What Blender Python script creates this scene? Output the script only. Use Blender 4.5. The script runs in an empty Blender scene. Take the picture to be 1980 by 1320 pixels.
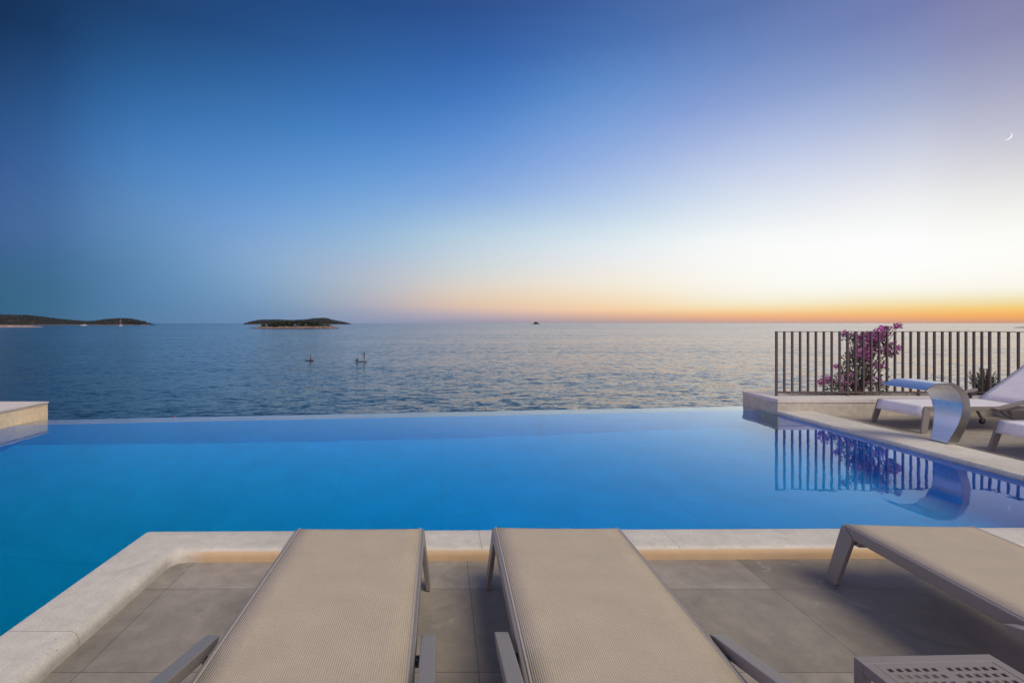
import bpy, bmesh, math, random
from mathutils import Vector, Matrix, noise as mnoise

random.seed(7)
SC = bpy.context.scene
COL = SC.collection
PI = math.pi
R = math.radians

# ------------------------------------------------------------------ camera model
F = 920.0                      # focal length in pixels of the 1980 px wide picture
CX, CY = 855.0, 624.5          # where the optical axis (level, along +Y) meets the picture (shifted lens)
EYE = 1.40                     # eye height above the terrace
SEA = -6.1                     # sea level below the terrace


def at_y(px, py, y):
    return Vector(((px - CX) * y / F, y, EYE - (py - CY) * y / F))


def at_z(px, py, z):
    y = (EYE - z) * F / (py - CY)
    return Vector(((px - CX) * y / F, y, z))


def lin(c):
    def f(v):
        v = max(0.0, v) / 255.0
        return v / 12.92 if v <= 0.04045 else ((v + 0.055) / 1.055) ** 2.4
    return tuple(f(v) for v in c)


# ------------------------------------------------------------------ object helpers
def tag(o, label=None, cat=None, group=None, kind=None):
    if label: o['label'] = label
    if cat: o['category'] = cat
    if group: o['group'] = group
    if kind: o['kind'] = kind
    return o


def empty(name, loc=(0, 0, 0), rz=0.0):
    o = bpy.data.objects.new(name, None)
    o.location = loc
    o.rotation_euler = (0, 0, rz)
    o.empty_display_size = 0.1
    COL.objects.link(o)
    return o


def link(name, bm, mat, parent=None, smooth=False, loc=None):
    me = bpy.data.meshes.new(name)
    bmesh.ops.recalc_face_normals(bm, faces=bm.faces[:])
    bm.to_mesh(me)
    bm.free()
    if smooth:
        me.polygons.foreach_set('use_smooth', [True] * len(me.polygons))
    mats = mat if isinstance(mat, (list, tuple)) else [mat]
    for m in mats:
        me.materials.append(m)
    o = bpy.data.objects.new(name, me)
    COL.objects.link(o)
    if parent is not None:
        o.parent = parent
    if loc is not None:
        o.location = loc
    return o


def copy_tree(o, parent=None):
    c = o.copy()
    COL.objects.link(c)
    if parent is not None:
        c.parent = parent
    for ch in list(o.children):
        copy_tree(ch, c)
    return c


def add_box(bm, lo, hi, bevel=0.0, seg=2, mtx=None):
    t = bmesh.new()
    bmesh.ops.create_cube(t, size=1.0)
    for v in t.verts:
        v.co = Vector(((lo[i] + hi[i]) / 2 + v.co[i] * (hi[i] - lo[i]) for i in range(3)))
    if bevel > 0:
        bmesh.ops.bevel(t, geom=t.edges[:], offset=bevel, segments=seg, profile=0.5, affect='EDGES')
    merge(bm, t, mtx)


def merge(bm, t, mtx=None):
    vm = {}
    for v in t.verts:
        vm[v] = bm.verts.new(mtx @ v.co if mtx else v.co)
    for f in t.faces:
        try:
            nf = bm.faces.new([vm[v] for v in f.verts])
            nf.material_index = f.material_index
            nf.smooth = f.smooth
        except ValueError:
            pass
    t.free()


def add_prism(bm, poly, a, b, axis='z', bevel=0.0, seg=2):
    """poly: 2-D outline; extruded from a to b along axis."""
    t = bmesh.new()

    def co(p, h):
        if axis == 'z': return Vector((p[0], p[1], h))
        if axis == 'x': return Vector((h, p[0], p[1]))
        return Vector((p[0], h, p[1]))
    lo = [t.verts.new(co(p, a)) for p in poly]
    hi = [t.verts.new(co(p, b)) for p in poly]
    t.faces.new(lo)
    t.faces.new(hi)
    n = len(poly)
    for i in range(n):
        t.faces.new((lo[i], lo[(i + 1) % n], hi[(i + 1) % n], hi[i]))
    bmesh.ops.recalc_face_normals(t, faces=t.faces[:])
    if bevel > 0:
        bmesh.ops.bevel(t, geom=t.edges[:], offset=bevel, segments=seg, profile=0.5, affect='EDGES')
    merge(bm, t)


def add_tube(bm, pts, rad, n=8, caps=True):
    pts = [Vector(p) for p in pts]
    rads = rad if isinstance(rad, (list, tuple)) else [rad] * len(pts)
    rings = []
    for i, p in enumerate(pts):
        d = (pts[min(i + 1, len(pts) - 1)] - pts[max(i - 1, 0)]).normalized()
        up = Vector((0, 0, 1)) if abs(d.z) < 0.9 else Vector((1, 0, 0))
        u = d.cross(up).normalized()
        w = d.cross(u).normalized()
        rings.append([bm.verts.new(p + (u * math.cos(2 * PI * k / n) + w * math.sin(2 * PI * k / n)) * rads[i]) for k in range(n)])
    for a, b in zip(rings, rings[1:]):
        for k in range(n):
            bm.faces.new((a[k], a[(k + 1) % n], b[(k + 1) % n], b[k]))
    if caps:
        bm.faces.new(rings[0][::-1])
        bm.faces.new(rings[-1])


def add_ico(bm, c, r, sub=1, jit=0.0, sc=(1, 1, 1)):
    t = bmesh.new()
    bmesh.ops.create_icosphere(t, subdivisions=sub, radius=1.0)
    for v in t.verts:
        k = r * (1 + random.uniform(-jit, jit))
        v.co = Vector((c[0] + v.co.x * k * sc[0], c[1] + v.co.y * k * sc[1], c[2] + v.co.z * k * sc[2]))
    merge(bm, t)


# ------------------------------------------------------------------ material helpers
class NT:
    def __init__(self, tree):
        self.t = tree
        self.n = tree.nodes
        self.l = tree.links

    def new(self, kind, **kw):
        nd = self.n.new(kind)
        for k, v in kw.items():
            setattr(nd, k, v)
        return nd

    def link(self, a, b):
        self.l.new(a, b)

    def math(self, op, a, b=None, clamp=False):
        nd = self.n.new('ShaderNodeMath')
        nd.operation = op
        nd.use_clamp = clamp
        for i, v in enumerate((a, b)):
            if v is None: continue
            if isinstance(v, (int, float)): nd.inputs[i].default_value = v
            else: self.l.new(v, nd.inputs[i])
        return nd.outputs[0]

    def mix(self, fac, a, b, mode='MIX'):
        nd = self.n.new('ShaderNodeMix')
        nd.data_type = 'RGBA'
        nd.blend_type = mode
        for s, v in ((nd.inputs[0], fac), (nd.inputs[6], a), (nd.inputs[7], b)):
            if isinstance(v, (int, float)): s.default_value = v
            elif isinstance(v, tuple): s.default_value = (*v[:3], 1)
            else: self.l.new(v, s)
        return nd.outputs[2]

    def ramp(self, fac, stops, interp='LINEAR'):
        nd = self.n.new('ShaderNodeValToRGB')
        cr = nd.color_ramp
        cr.interpolation = interp
        while len(cr.elements) > 1:
            cr.elements.remove(cr.elements[-1])
        for i, (p, c) in enumerate(stops):
            e = cr.elements[0] if i == 0 else cr.elements.new(p)
            e.position = p
            e.color = (*c[:3], 1) if isinstance(c, tuple) else (c, c, c, 1)
        self.l.new(fac, nd.inputs[0])
        return nd.outputs[0]

    def noise(self, vec, scale, detail=4, rough=0.55, dist=0.0):
        nd = self.n.new('ShaderNodeTexNoise')
        nd.inputs['Scale'].default_value = scale
        nd.inputs['Detail'].default_value = detail
        nd.inputs['Roughness'].default_value = rough
        nd.inputs['Distortion'].default_value = dist
        if vec is not None: self.l.new(vec, nd.inputs['Vector'])
        return nd.outputs[0]

    def mapping(self, vec, scale=(1, 1, 1), loc=(0, 0, 0), rot=(0, 0, 0)):
        nd = self.n.new('ShaderNodeMapping')
        nd.inputs['Scale'].default_value = scale
        nd.inputs['Location'].default_value = loc
        nd.inputs['Rotation'].default_value = rot
        self.l.new(vec, nd.inputs['Vector'])
        return nd.outputs[0]

    def bump(self, height, strength, dist, normal=None):
        nd = self.n.new('ShaderNodeBump')
        nd.inputs['Strength'].default_value = strength
        nd.inputs['Distance'].default_value = dist
        self.l.new(height, nd.inputs['Height'])
        if normal is not None: self.l.new(normal, nd.inputs['Normal'])
        return nd.outputs[0]


def material(name):
    m = bpy.data.materials.new(name)
    m.use_nodes = True
    nt = NT(m.node_tree)
    b = m.node_tree.nodes['Principled BSDF']
    return m, nt, b


def coords(nt, which='Object'):
    return nt.new('ShaderNodeTexCoord').outputs[which]


def world_pos(nt):
    return nt.new('ShaderNodeNewGeometry').outputs['Position']


def simple(name, col, rough=0.5, metal=0.0, var=0.12, scale=20.0, bump=0.0, bscale=60.0, spec=0.5, anis=(1, 1, 1)):
    m, nt, b = material(name)
    co = nt.mapping(coords(nt), scale=anis)
    n1 = nt.noise(co, scale, 5)
    f = nt.ramp(n1, [(0.3, 1 - var), (0.7, 1 + var)])
    c = nt.mix(1.0, tuple(col), f, 'MULTIPLY')
    nt.link(c, b.inputs['Base Color'])
    b.inputs['Roughness'].default_value = rough
    b.inputs['Metallic'].default_value = metal
    b.inputs['Specular IOR Level'].default_value = spec
    if bump > 0:
        nt.link(nt.bump(nt.noise(co, bscale, 4), 1.0, bump), b.inputs['Normal'])
    return m


def stone_mat(name, base, dark, speck=0.35, rough=0.75, speck_scale=90.0, bump=0.002, stain=(0.25, 0.2, 0.13), stain_amt=0.35, edge=None):
    m, nt, b = material(name)
    p = world_pos(nt)
    n_big = nt.noise(p, 1.6, 5, 0.6)
    n_mid = nt.noise(p, 14, 5, 0.6)
    n_fine = nt.noise(p, 140, 3, 0.7)
    c = nt.mix(nt.ramp(n_mid, [(0.35, 0.0), (0.7, 1.0)]), tuple(base), tuple(dark))
    c = nt.mix(1.0, c, nt.ramp(n_big, [(0.3, 0.86), (0.7, 1.1)]), 'MULTIPLY')
    c = nt.mix(1.0, c, nt.ramp(n_fine, [(0.25, 0.80), (0.75, 1.16)]), 'MULTIPLY')
    vor = nt.new('ShaderNodeTexVoronoi')
    vor.inputs['Scale'].default_value = speck_scale
    nt.link(p, vor.inputs['Vector'])
    sp = nt.ramp(vor.outputs['Distance'], [(0.10, 1.0), (0.20, 0.0)])
    sel = nt.ramp(nt.noise(p, 22, 3), [(0.52, 0.0), (0.62, 1.0)])
    f = nt.math('MULTIPLY', nt.math('MULTIPLY', sp, sel), speck)
    c = nt.mix(f, c, tuple(x * 0.25 for x in base))
    st = nt.ramp(nt.noise(p, 5.5, 6, 0.62, 0.4), [(0.60, 0.0), (0.72, 1.0)])
    c = nt.mix(nt.math('MULTIPLY', st, stain_amt), c, tuple(stain))
    if edge is not None:      # butt joints between the coping stones
        sj = nt.new('ShaderNodeSeparateXYZ')
        nt.link(p, sj.inputs[0])

        def joint(v, off, step):
            fr = nt.math('FRACT', nt.math('DIVIDE', nt.math('ADD', v, 20 * step - off), step))
            return nt.math('LESS_THAN', nt.math('MULTIPLY', fr, step), 0.0035)
        jx = nt.math('MULTIPLY', joint(sj.outputs[0], 0.232, 1.18), nt.math('MULTIPLY', nt.math('LESS_THAN', sj.outputs[1], 3.2), nt.math('LESS_THAN', sj.outputs[0], 5.0)))
        jx = nt.math('MULTIPLY', jx, nt.math('GREATER_THAN', sj.outputs[1], 2.76))
        jy = nt.math('MULTIPLY', joint(sj.outputs[1], 2.055, 1.05), nt.math('MAXIMUM', nt.math('LESS_THAN', sj.outputs[0], -1.56), nt.math('GREATER_THAN', sj.outputs[0], 5.0)))
        c = nt.mix(nt.math('MULTIPLY', nt.math('MAXIMUM', jx, jy), 0.7), c, (0.14, 0.12, 0.10))
    if edge is not None:      # warm house light painted on the deck-side edge of the near run
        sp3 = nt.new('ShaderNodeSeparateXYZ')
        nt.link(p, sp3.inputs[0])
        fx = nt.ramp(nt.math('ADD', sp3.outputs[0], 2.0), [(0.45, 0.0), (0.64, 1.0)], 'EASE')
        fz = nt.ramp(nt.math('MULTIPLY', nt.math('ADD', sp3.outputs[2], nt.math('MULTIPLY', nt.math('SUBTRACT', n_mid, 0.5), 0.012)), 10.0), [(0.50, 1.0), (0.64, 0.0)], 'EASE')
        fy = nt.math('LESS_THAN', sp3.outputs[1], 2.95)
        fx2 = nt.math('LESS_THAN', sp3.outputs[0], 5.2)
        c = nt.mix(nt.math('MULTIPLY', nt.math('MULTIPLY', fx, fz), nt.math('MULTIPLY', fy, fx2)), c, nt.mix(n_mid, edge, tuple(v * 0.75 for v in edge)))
    nt.link(c, b.inputs['Base Color'])
    b.inputs['Roughness'].default_value = rough
    b.inputs['Specular IOR Level'].default_value = 0.3
    h = nt.math('SUBTRACT', nt.math('ADD', n_fine, nt.math('MULTIPLY', n_mid, 0.6)), nt.math('MULTIPLY', sp, nt.math('MULTIPLY', sel, 0.8)))
    nt.link(nt.bump(h, 1.0, bump), b.inputs['Normal'])
    return m


# ------------------------------------------------------------------ world: dusk sky
def pchip(xs, ys, x):
    n = len(xs)
    if x <= xs[0]: return ys[0]
    if x >= xs[-1]: return ys[-1]
    h = [xs[i + 1] - xs[i] for i in range(n - 1)]
    d = [(ys[i + 1] - ys[i]) / h[i] for i in range(n - 1)]
    m = [d[0]] + [0 if d[i - 1] * d[i] <= 0 else 2 * d[i - 1] * d[i] / (d[i - 1] + d[i]) for i in range(1, n - 1)] + [d[-1]]
    for i in range(n - 1):
        if x <= xs[i + 1]:
            t = (x - xs[i]) / h[i]
            return (ys[i] * (1 + 2 * t) * (1 - t) ** 2 + h[i] * m[i] * t * (1 - t) ** 2 + ys[i + 1] * t * t * (3 - 2 * t) + h[i] * m[i + 1] * t * t * (t - 1))


SKY = {   # picture column: [(row, sRGB)]
    0:    [(622, (62, 100, 132)), (590, (56, 100, 132)), (520, (58, 100, 138)), (430, (66, 102, 152)), (330, (58, 95, 150)), (200, (42, 80, 134)), (80, (28, 60, 108)), (0, (20, 48, 92))],
    250:  [(622, (86, 124, 162)), (590, (84, 126, 166)), (520, (88, 132, 172)), (430, (94, 138, 186)), (330, (78, 130, 188)), (200, (52, 106, 168)), (80, (36, 80, 136)), (0, (30, 66, 118))],
    500:  [(622, (112, 140, 178)), (605, (114, 146, 182)), (570, (124, 158, 192)), (500, (134, 168, 206)), (420, (116, 160, 212)), (320, (86, 140, 202)), (200, (58, 114, 178)), (80, (40, 84, 146)), (0, (34, 72, 130))],
    720:  [(622, (140, 150, 178)), (605, (158, 162, 182)), (580, (178, 178, 188)), (540, (178, 188, 202)), (480, (160, 188, 214)), (400, (128, 170, 218)), (300, (90, 144, 208)), (200, (62, 118, 188)), (80, (46, 92, 158)), (0, (38, 78, 142))],
    900:  [(622, (152, 150, 172)), (608, (188, 173, 178)), (590, (220, 193, 174)), (565, (222, 206, 192)), (530, (208, 212, 212)), (460, (184, 206, 224)), (380, (138, 174, 222)), (280, (98, 146, 212)), (180, (66, 118, 192)), (80, (50, 94, 166)), (0, (46, 82, 148))],
    1200: [(622, (176, 156, 158)), (610, (222, 180, 154)), (598, (243, 208, 168)), (575, (243, 224, 196)), (540, (240, 234, 222)), (480, (226, 234, 238)), (400, (190, 210, 234)), (300, (150, 176, 226)), (180, (104, 146, 210)), (80, (76, 116, 184)), (0, (64, 98, 165))],
    1500: [(622, (196, 160, 150)), (611, (240, 180, 132)), (600, (246, 212, 158)), (584, (244, 234, 208)), (550, (247, 245, 238)), (480, (247, 248, 246)), (400, (226, 232, 240)), (300, (190, 202, 232)), (180, (138, 160, 212)), (80, (108, 134, 194)), (0, (93, 117, 178))],
    1750: [(622, (200, 156, 138)), (611, (242, 178, 118)), (600, (245, 202, 134)), (584, (243, 226, 184)), (550, (248, 246, 238)), (480, (249, 250, 249)), (400, (238, 239, 240)), (300, (208, 212, 228)), (180, (158, 171, 209)), (80, (128, 142, 194)), (0, (113, 126, 181))],
    1980: [(622, (204, 152, 126)), (611, (242, 172, 100)), (598, (246, 198, 112)), (582, (240, 222, 172)), (550, (247, 243, 232)), (480, (249, 248, 244)), (400, (238, 238, 234)), (300, (208, 207, 216)), (200, (176, 178, 203)), (100, (150, 151, 189)), (0, (131, 131, 175))],
}
SKY_GAIN = 1.0
BEHIND = [(0.0, (128, 124, 158)), (0.06, (165, 150, 182)), (0.14, (184, 170, 204)), (0.25, (150, 152, 198)), (0.45, (104, 116, 168)), (1.0, (92, 102, 150))]  # unseen sky behind the camera, boosted further down as added fill
ZENITH = lin((92, 102, 150))  # unseen overhead sky, lightened for fill and steel reflections


def build_world():
    w = bpy.data.worlds.new('World')
    SC.world = w
    w.use_nodes = True
    nt = NT(w.node_tree)
    for nd in list(w.node_tree.nodes): w.node_tree.nodes.remove(nd)
    out = nt.new('ShaderNodeOutputWorld')
    bg = nt.new('ShaderNodeBackground')
    nt.link(bg.outputs[0], out.inputs[0])
    dirv = nt.new('ShaderNodeTexCoord').outputs['Generated']
    sep = nt.new('ShaderNodeSeparateXYZ')
    nt.link(dirv, sep.inputs[0])
    x, y, z = sep.outputs
    az = nt.math('ARCTAN2', x, y)                      # 0 straight ahead, positive to the right
    hyp = nt.math('SQRT', nt.math('ADD', nt.math('MULTIPLY', x, x), nt.math('MULTIPLY', y, y)))
    el = nt.math('ARCTAN2', z, hyp)
    t = nt.math('SQRT', nt.math('MULTIPLY', nt.math('MAXIMUM', el, 0.0), 2 / PI))   # 0 horizon .. 1 zenith, finer near the horizon

    pxs = sorted(SKY)
    cols = []
    NS = 30
    for px in pxs:
        a = math.atan((px - CX) / F)
        kx, kc = [], []
        for row, c in SKY[px]:
            e = math.atan((CY - row) / F * math.cos(a))
            kx.append(math.sqrt(max(e, 0) * 2 / PI))
            u = min(1.0, max(0.0, (330 - row) / 200.0))
            kc.append(lin((c[0] + 1.0 * u, c[1], c[2] - 5.0 * u)))
        kx.append(1.0)
        kc.append(ZENITH)
        cols.append((a, kx, kc))
    bx = [math.sqrt(p) for p, _ in BEHIND]
    bc = [tuple(v * g_ * w_ for v, w_ in zip(lin(c), (1.30, 1.22, 1.02))) for (_, c), g_ in zip(BEHIND, (1.5, 2.1, 2.35, 2.1, 1.4, 1.0))]
    bl = [(c[0] * 1.15, c[1] * 1.2, c[2] * 1.25) for c in bc]
    # unseen columns round the back, brightened to add fill light
    full = [(R(-180), bx, bc), (R(-100), bx, bl), (R(-75), bx, bl)] + cols
    a, kx, kc = cols[-1]
    full += [(R(72), kx, [tuple(v * 1.05 for v in c) for c in kc]), (R(125), bx, bc), (R(180), bx, bc)]
    def lift(c):      # the afterglow is brighter than the picture can show
        y = 0.25 * c[0] + 0.65 * c[1] + 0.1 * c[2]
        k = min(1.0, max(0.0, (y - 0.72) / 0.25))
        k = k * k * (3 - 2 * k)
        return tuple(v * (1 + 0.04 * k) for v in c)
    full = [(a_, kx_, [lift(c) for c in kc_]) for a_, kx_, kc_ in full]
    # resample the columns finely in azimuth so that no seam shows
    azs = [c[0] for c in full]
    ts = [0.0, 0.03, 0.06, 0.085, 0.10, 0.115, 0.13, 0.145, 0.16, 0.18, 0.20, 0.225, 0.25, 0.28, 0.31, 0.34, 0.37, 0.41, 0.45, 0.49, 0.53, 0.57, 0.61, 0.66, 0.72, 0.80, 0.9, 1.0]
    grid = [[[pchip(kx, [c[k] for c in kc], tt) for k in range(3)] for tt in ts] for _, kx, kc in full]
    fine = [-180, -100, -70, -55] + [-43 + 3.5 * i for i in range(28)] + [60, 72, 95, 125, 180]
    prev = None
    prev_a = None
    for d in fine:
        aa = R(d)
        stops = []
        for i, tt in enumerate(ts):
            stops.append((tt, tuple(max(0.0, pchip(azs, [g[i][k] for g in grid], aa)) for k in range(3))))
        c = nt.ramp(t, stops)
        if prev is None:
            prev = c
        else:
            mr = nt.new('ShaderNodeMapRange')
            mr.clamp = True
            nt.link(az, mr.inputs[0])
            mr.inputs[1].default_value = prev_a
            mr.inputs[2].default_value = aa
            prev = nt.mix(mr.outputs[0], prev, c)
        prev_a = aa
    nt.link(prev, bg.inputs['Color'])
    bg.inputs['Strength'].default_value = SKY_GAIN


build_world()

# sun lamp standing in for unseen house lights above and behind the camera
house_light_d = bpy.data.lights.new('Sun', 'SUN')  # stand-in for the house lights, not the sun
house_light_d.energy = 3.3
house_light_d.angle = R(30)
house_light_d.color = (1.0, 0.885, 0.70)
sun = bpy.data.objects.new('Sun', house_light_d)  # stand-in for the house lights, not the sun
COL.objects.link(sun)
sun.rotation_euler = (R(40), 0, R(34))
sun.location = (0, -3, 8)

# ------------------------------------------------------------------ camera
cam_d = bpy.data.cameras.new('Camera')
cam_d.sensor_width = 36.0
cam_d.lens = F / 1980 * 36.0
cam_d.shift_x = (990 - CX) / 1980
cam_d.shift_y = -(660 - CY) / 1980
cam_d.clip_start = 0.05
cam_d.clip_end = 60000
cam = bpy.data.objects.new('Camera', cam_d)
COL.objects.link(cam)
cam.location = (0, 0, EYE)
cam.rotation_euler = (R(90), 0, 0)
SC.camera = cam

# ------------------------------------------------------------------ materials
M_coping = stone_mat('coping_limestone', (0.468, 0.442, 0.382), (0.402, 0.378, 0.322), speck=0.55, speck_scale=42, bump=0.0014, stain=(0.33, 0.28, 0.2), stain_amt=0.5, edge=(0.45, 0.32, 0.185))  # edge colour carries the painted warm house light
M_copface = stone_mat('coping_edge_lit', (0.62, 0.43, 0.23), (0.52, 0.34, 0.16), speck=0.45, bump=0.002, stain=(0.3, 0.2, 0.09), stain_amt=0.4)  # unused; coping stone with warm house light mixed into its colour
M_wall = stone_mat('wall_limestone', (0.42, 0.385, 0.315), (0.34, 0.31, 0.25), speck=0.5, rough=0.9, speck_scale=45, bump=0.006, stain=(0.2, 0.17, 0.11))
M_wally = stone_mat('yellow_limestone', (0.76, 0.62, 0.40), (0.66, 0.51, 0.30), speck=0.6, rough=0.9, speck_scale=40, bump=0.006, stain=(0.3, 0.2, 0.1))
M_slab = stone_mat('slab_limestone', (0.48, 0.45, 0.41), (0.42, 0.39, 0.35), speck=0.3, bump=0.001)
M_soil = simple('soil', (0.035, 0.026, 0.018), rough=0.95, var=0.4, scale=30, bump=0.01)
M_fence = simple('fence_iron_paint', (0.066, 0.047, 0.041), rough=0.55, var=0.15, scale=40, bump=0.0004)
M_alu = simple('taupe_aluminium', (0.165, 0.147, 0.130), rough=0.42, var=0.05, scale=60, bump=0.0002, bscale=400)
M_black = simple('black_plastic', (0.012, 0.012, 0.013), rough=0.5, var=0.1)


def deck_mat():
    m, nt, b = material('terrace_tiles')
    p = world_pos(nt)
    co = nt.mapping(p, loc=(-0.147, -0.11, 0))
    br = nt.new('ShaderNodeTexBrick', offset=0.0, squash=1.0)
    br.inputs['Scale'].default_value = 1.0
    br.inputs['Brick Width'].default_value = 1.6
    br.inputs['Row Height'].default_value = 0.6
    br.inputs['Mortar Size'].default_value = 0.0018
    br.inputs['Mortar Smooth'].default_value = 0.3
    br.inputs['Bias'].default_value = 0.0
    br.inputs['Color1'].default_value = (0.190, 0.166, 0.134, 1)
    br.inputs['Color2'].default_value = (0.244, 0.215, 0.176, 1)
    br.inputs['Mortar'].default_value = (0.105, 0.095, 0.085, 1)
    nt.link(co, br.inputs['Vector'])
    c = br.outputs['Color']
    n1 = nt.noise(p, 1.3, 6, 0.62, 0.6)
    n2 = nt.noise(p, 9, 6, 0.65, 0.3)
    n3 = nt.noise(nt.mapping(p, scale=(1, 3.2, 1)), 40, 5, 0.7)
    c = nt.mix(1.0, c, nt.ramp(n1, [(0.3, 0.80), (0.7, 1.18)]), 'MULTIPLY')
    c = nt.mix(1.0, c, nt.ramp(n2, [(0.3, 0.84), (0.72, 1.15)]), 'MULTIPLY')
    c = nt.mix(1.0, c, nt.ramp(n3, [(0.25, 0.90), (0.75, 1.10)]), 'MULTIPLY')
    # dried lime marks
    lime = nt.math('MULTIPLY', nt.ramp(nt.noise(p, 7, 8, 0.72, 0.9), [(0.58, 0.0), (0.70, 1.0)]), nt.ramp(nt.noise(p, 1.7, 2), [(0.47, 0.0), (0.62, 0.5)]))
    c = nt.mix(lime, c, (0.36, 0.34, 0.32))
    damp = nt.ramp(nt.noise(p, 3.1, 5, 0.6, 1.2), [(0.56, 0.0), (0.66, 0.30)])
    c = nt.mix(damp, c, (0.105, 0.092, 0.078))
    nt.link(c, b.inputs['Base Color'])
    nt.link(nt.ramp(n2, [(0.3, 0.55), (0.7, 0.75)]), b.inputs['Roughness'])
    b.inputs['Specular IOR Level'].default_value = 0.35
    h = nt.math('ADD', nt.math('MULTIPLY', n3, 0.35), nt.math('MULTIPLY', br.outputs['Fac'], -1.2))
    nt.link(nt.bump(h, 1.0, 0.0012), b.inputs['Normal'])
    return m


M_deck = deck_mat()


def pool_mat():
    m, nt, b = material('blue_pool_tiles')
    p = world_pos(nt)
    br = nt.new('ShaderNodeTexBrick', offset=0.0, squash=1.0)
    br.inputs['Scale'].default_value = 1.0
    br.inputs['Brick Width'].default_value = 1.2
    br.inputs['Row Height'].default_value = 1.2
    br.inputs['Mortar Size'].default_value = 0.006
    br.inputs['Color1'].default_value = (0.0006, 0.365, 0.96, 1)
    br.inputs['Color2'].default_value = (0.0006, 0.372, 0.97, 1)
    br.inputs['Mortar'].default_value = (0.0005, 0.33, 0.88, 1)
    nt.link(p, br.inputs['Vector'])
    n1 = nt.noise(p, 2.2, 4)
    c = nt.mix(1.0, br.outputs['Color'], nt.ramp(n1, [(0.3, 0.93), (0.7, 1.05)]), 'MULTIPLY')
    nt.link(c, b.inputs['Base Color'])
    b.inputs['Roughness'].default_value = 0.6
    b.inputs['Specular IOR Level'].default_value = 0.0
    return m


M_pool = pool_mat()


def pool_water_mat():
    m, nt, b = material('pool_water')
    nt.n.remove(b)
    out = nt.n['Material Output']
    fr = nt.new('ShaderNodeFresnel')
    fr.inputs['IOR'].default_value = 1.36
    gl = nt.new('ShaderNodeBsdfGlossy')
    gl.inputs['Color'].default_value = (0.86, 0.97, 1.0, 1)
    gl.inputs['Roughness'].default_value = 0.0
    rf = nt.new('ShaderNodeBsdfRefraction')
    rf.inputs['Color'].default_value = (1, 1, 1, 1)
    rf.inputs['Roughness'].default_value = 0.0
    rf.inputs['IOR'].default_value = 1.333
    mx = nt.new('ShaderNodeMixShader')
    p = world_pos(nt)
    n1 = nt.noise(p, 2.6, 2, 0.5)
    n2 = nt.noise(p, 11, 2, 0.5)
    h = nt.math('ADD', n1, nt.math('MULTIPLY', n2, 0.22))
    bp_ = nt.bump(h, 1.0, 0.0010)
    for nd in (fr, gl, rf):
        nt.link(bp_, nd.inputs['Normal'])
    nt.link(nt.math('MULTIPLY', nt.math('POWER', fr.outputs[0], 1.62), 2.45, True), mx.inputs[0])
    nt.link(rf.outputs[0], mx.inputs[1])
    nt.link(gl.outputs[0], mx.inputs[2])
    nt.link(mx.outputs[0], out.inputs['Surface'])
    va = nt.new('ShaderNodeVolumeAbsorption')
    va.inputs['Color'].default_value = (0.1, 0.865, 0.715, 1)
    va.inputs['Density'].default_value = 0.33
    nt.link(va.outputs[0], out.inputs['Volume'])
    return m


M_pwater = pool_water_mat()


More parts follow.
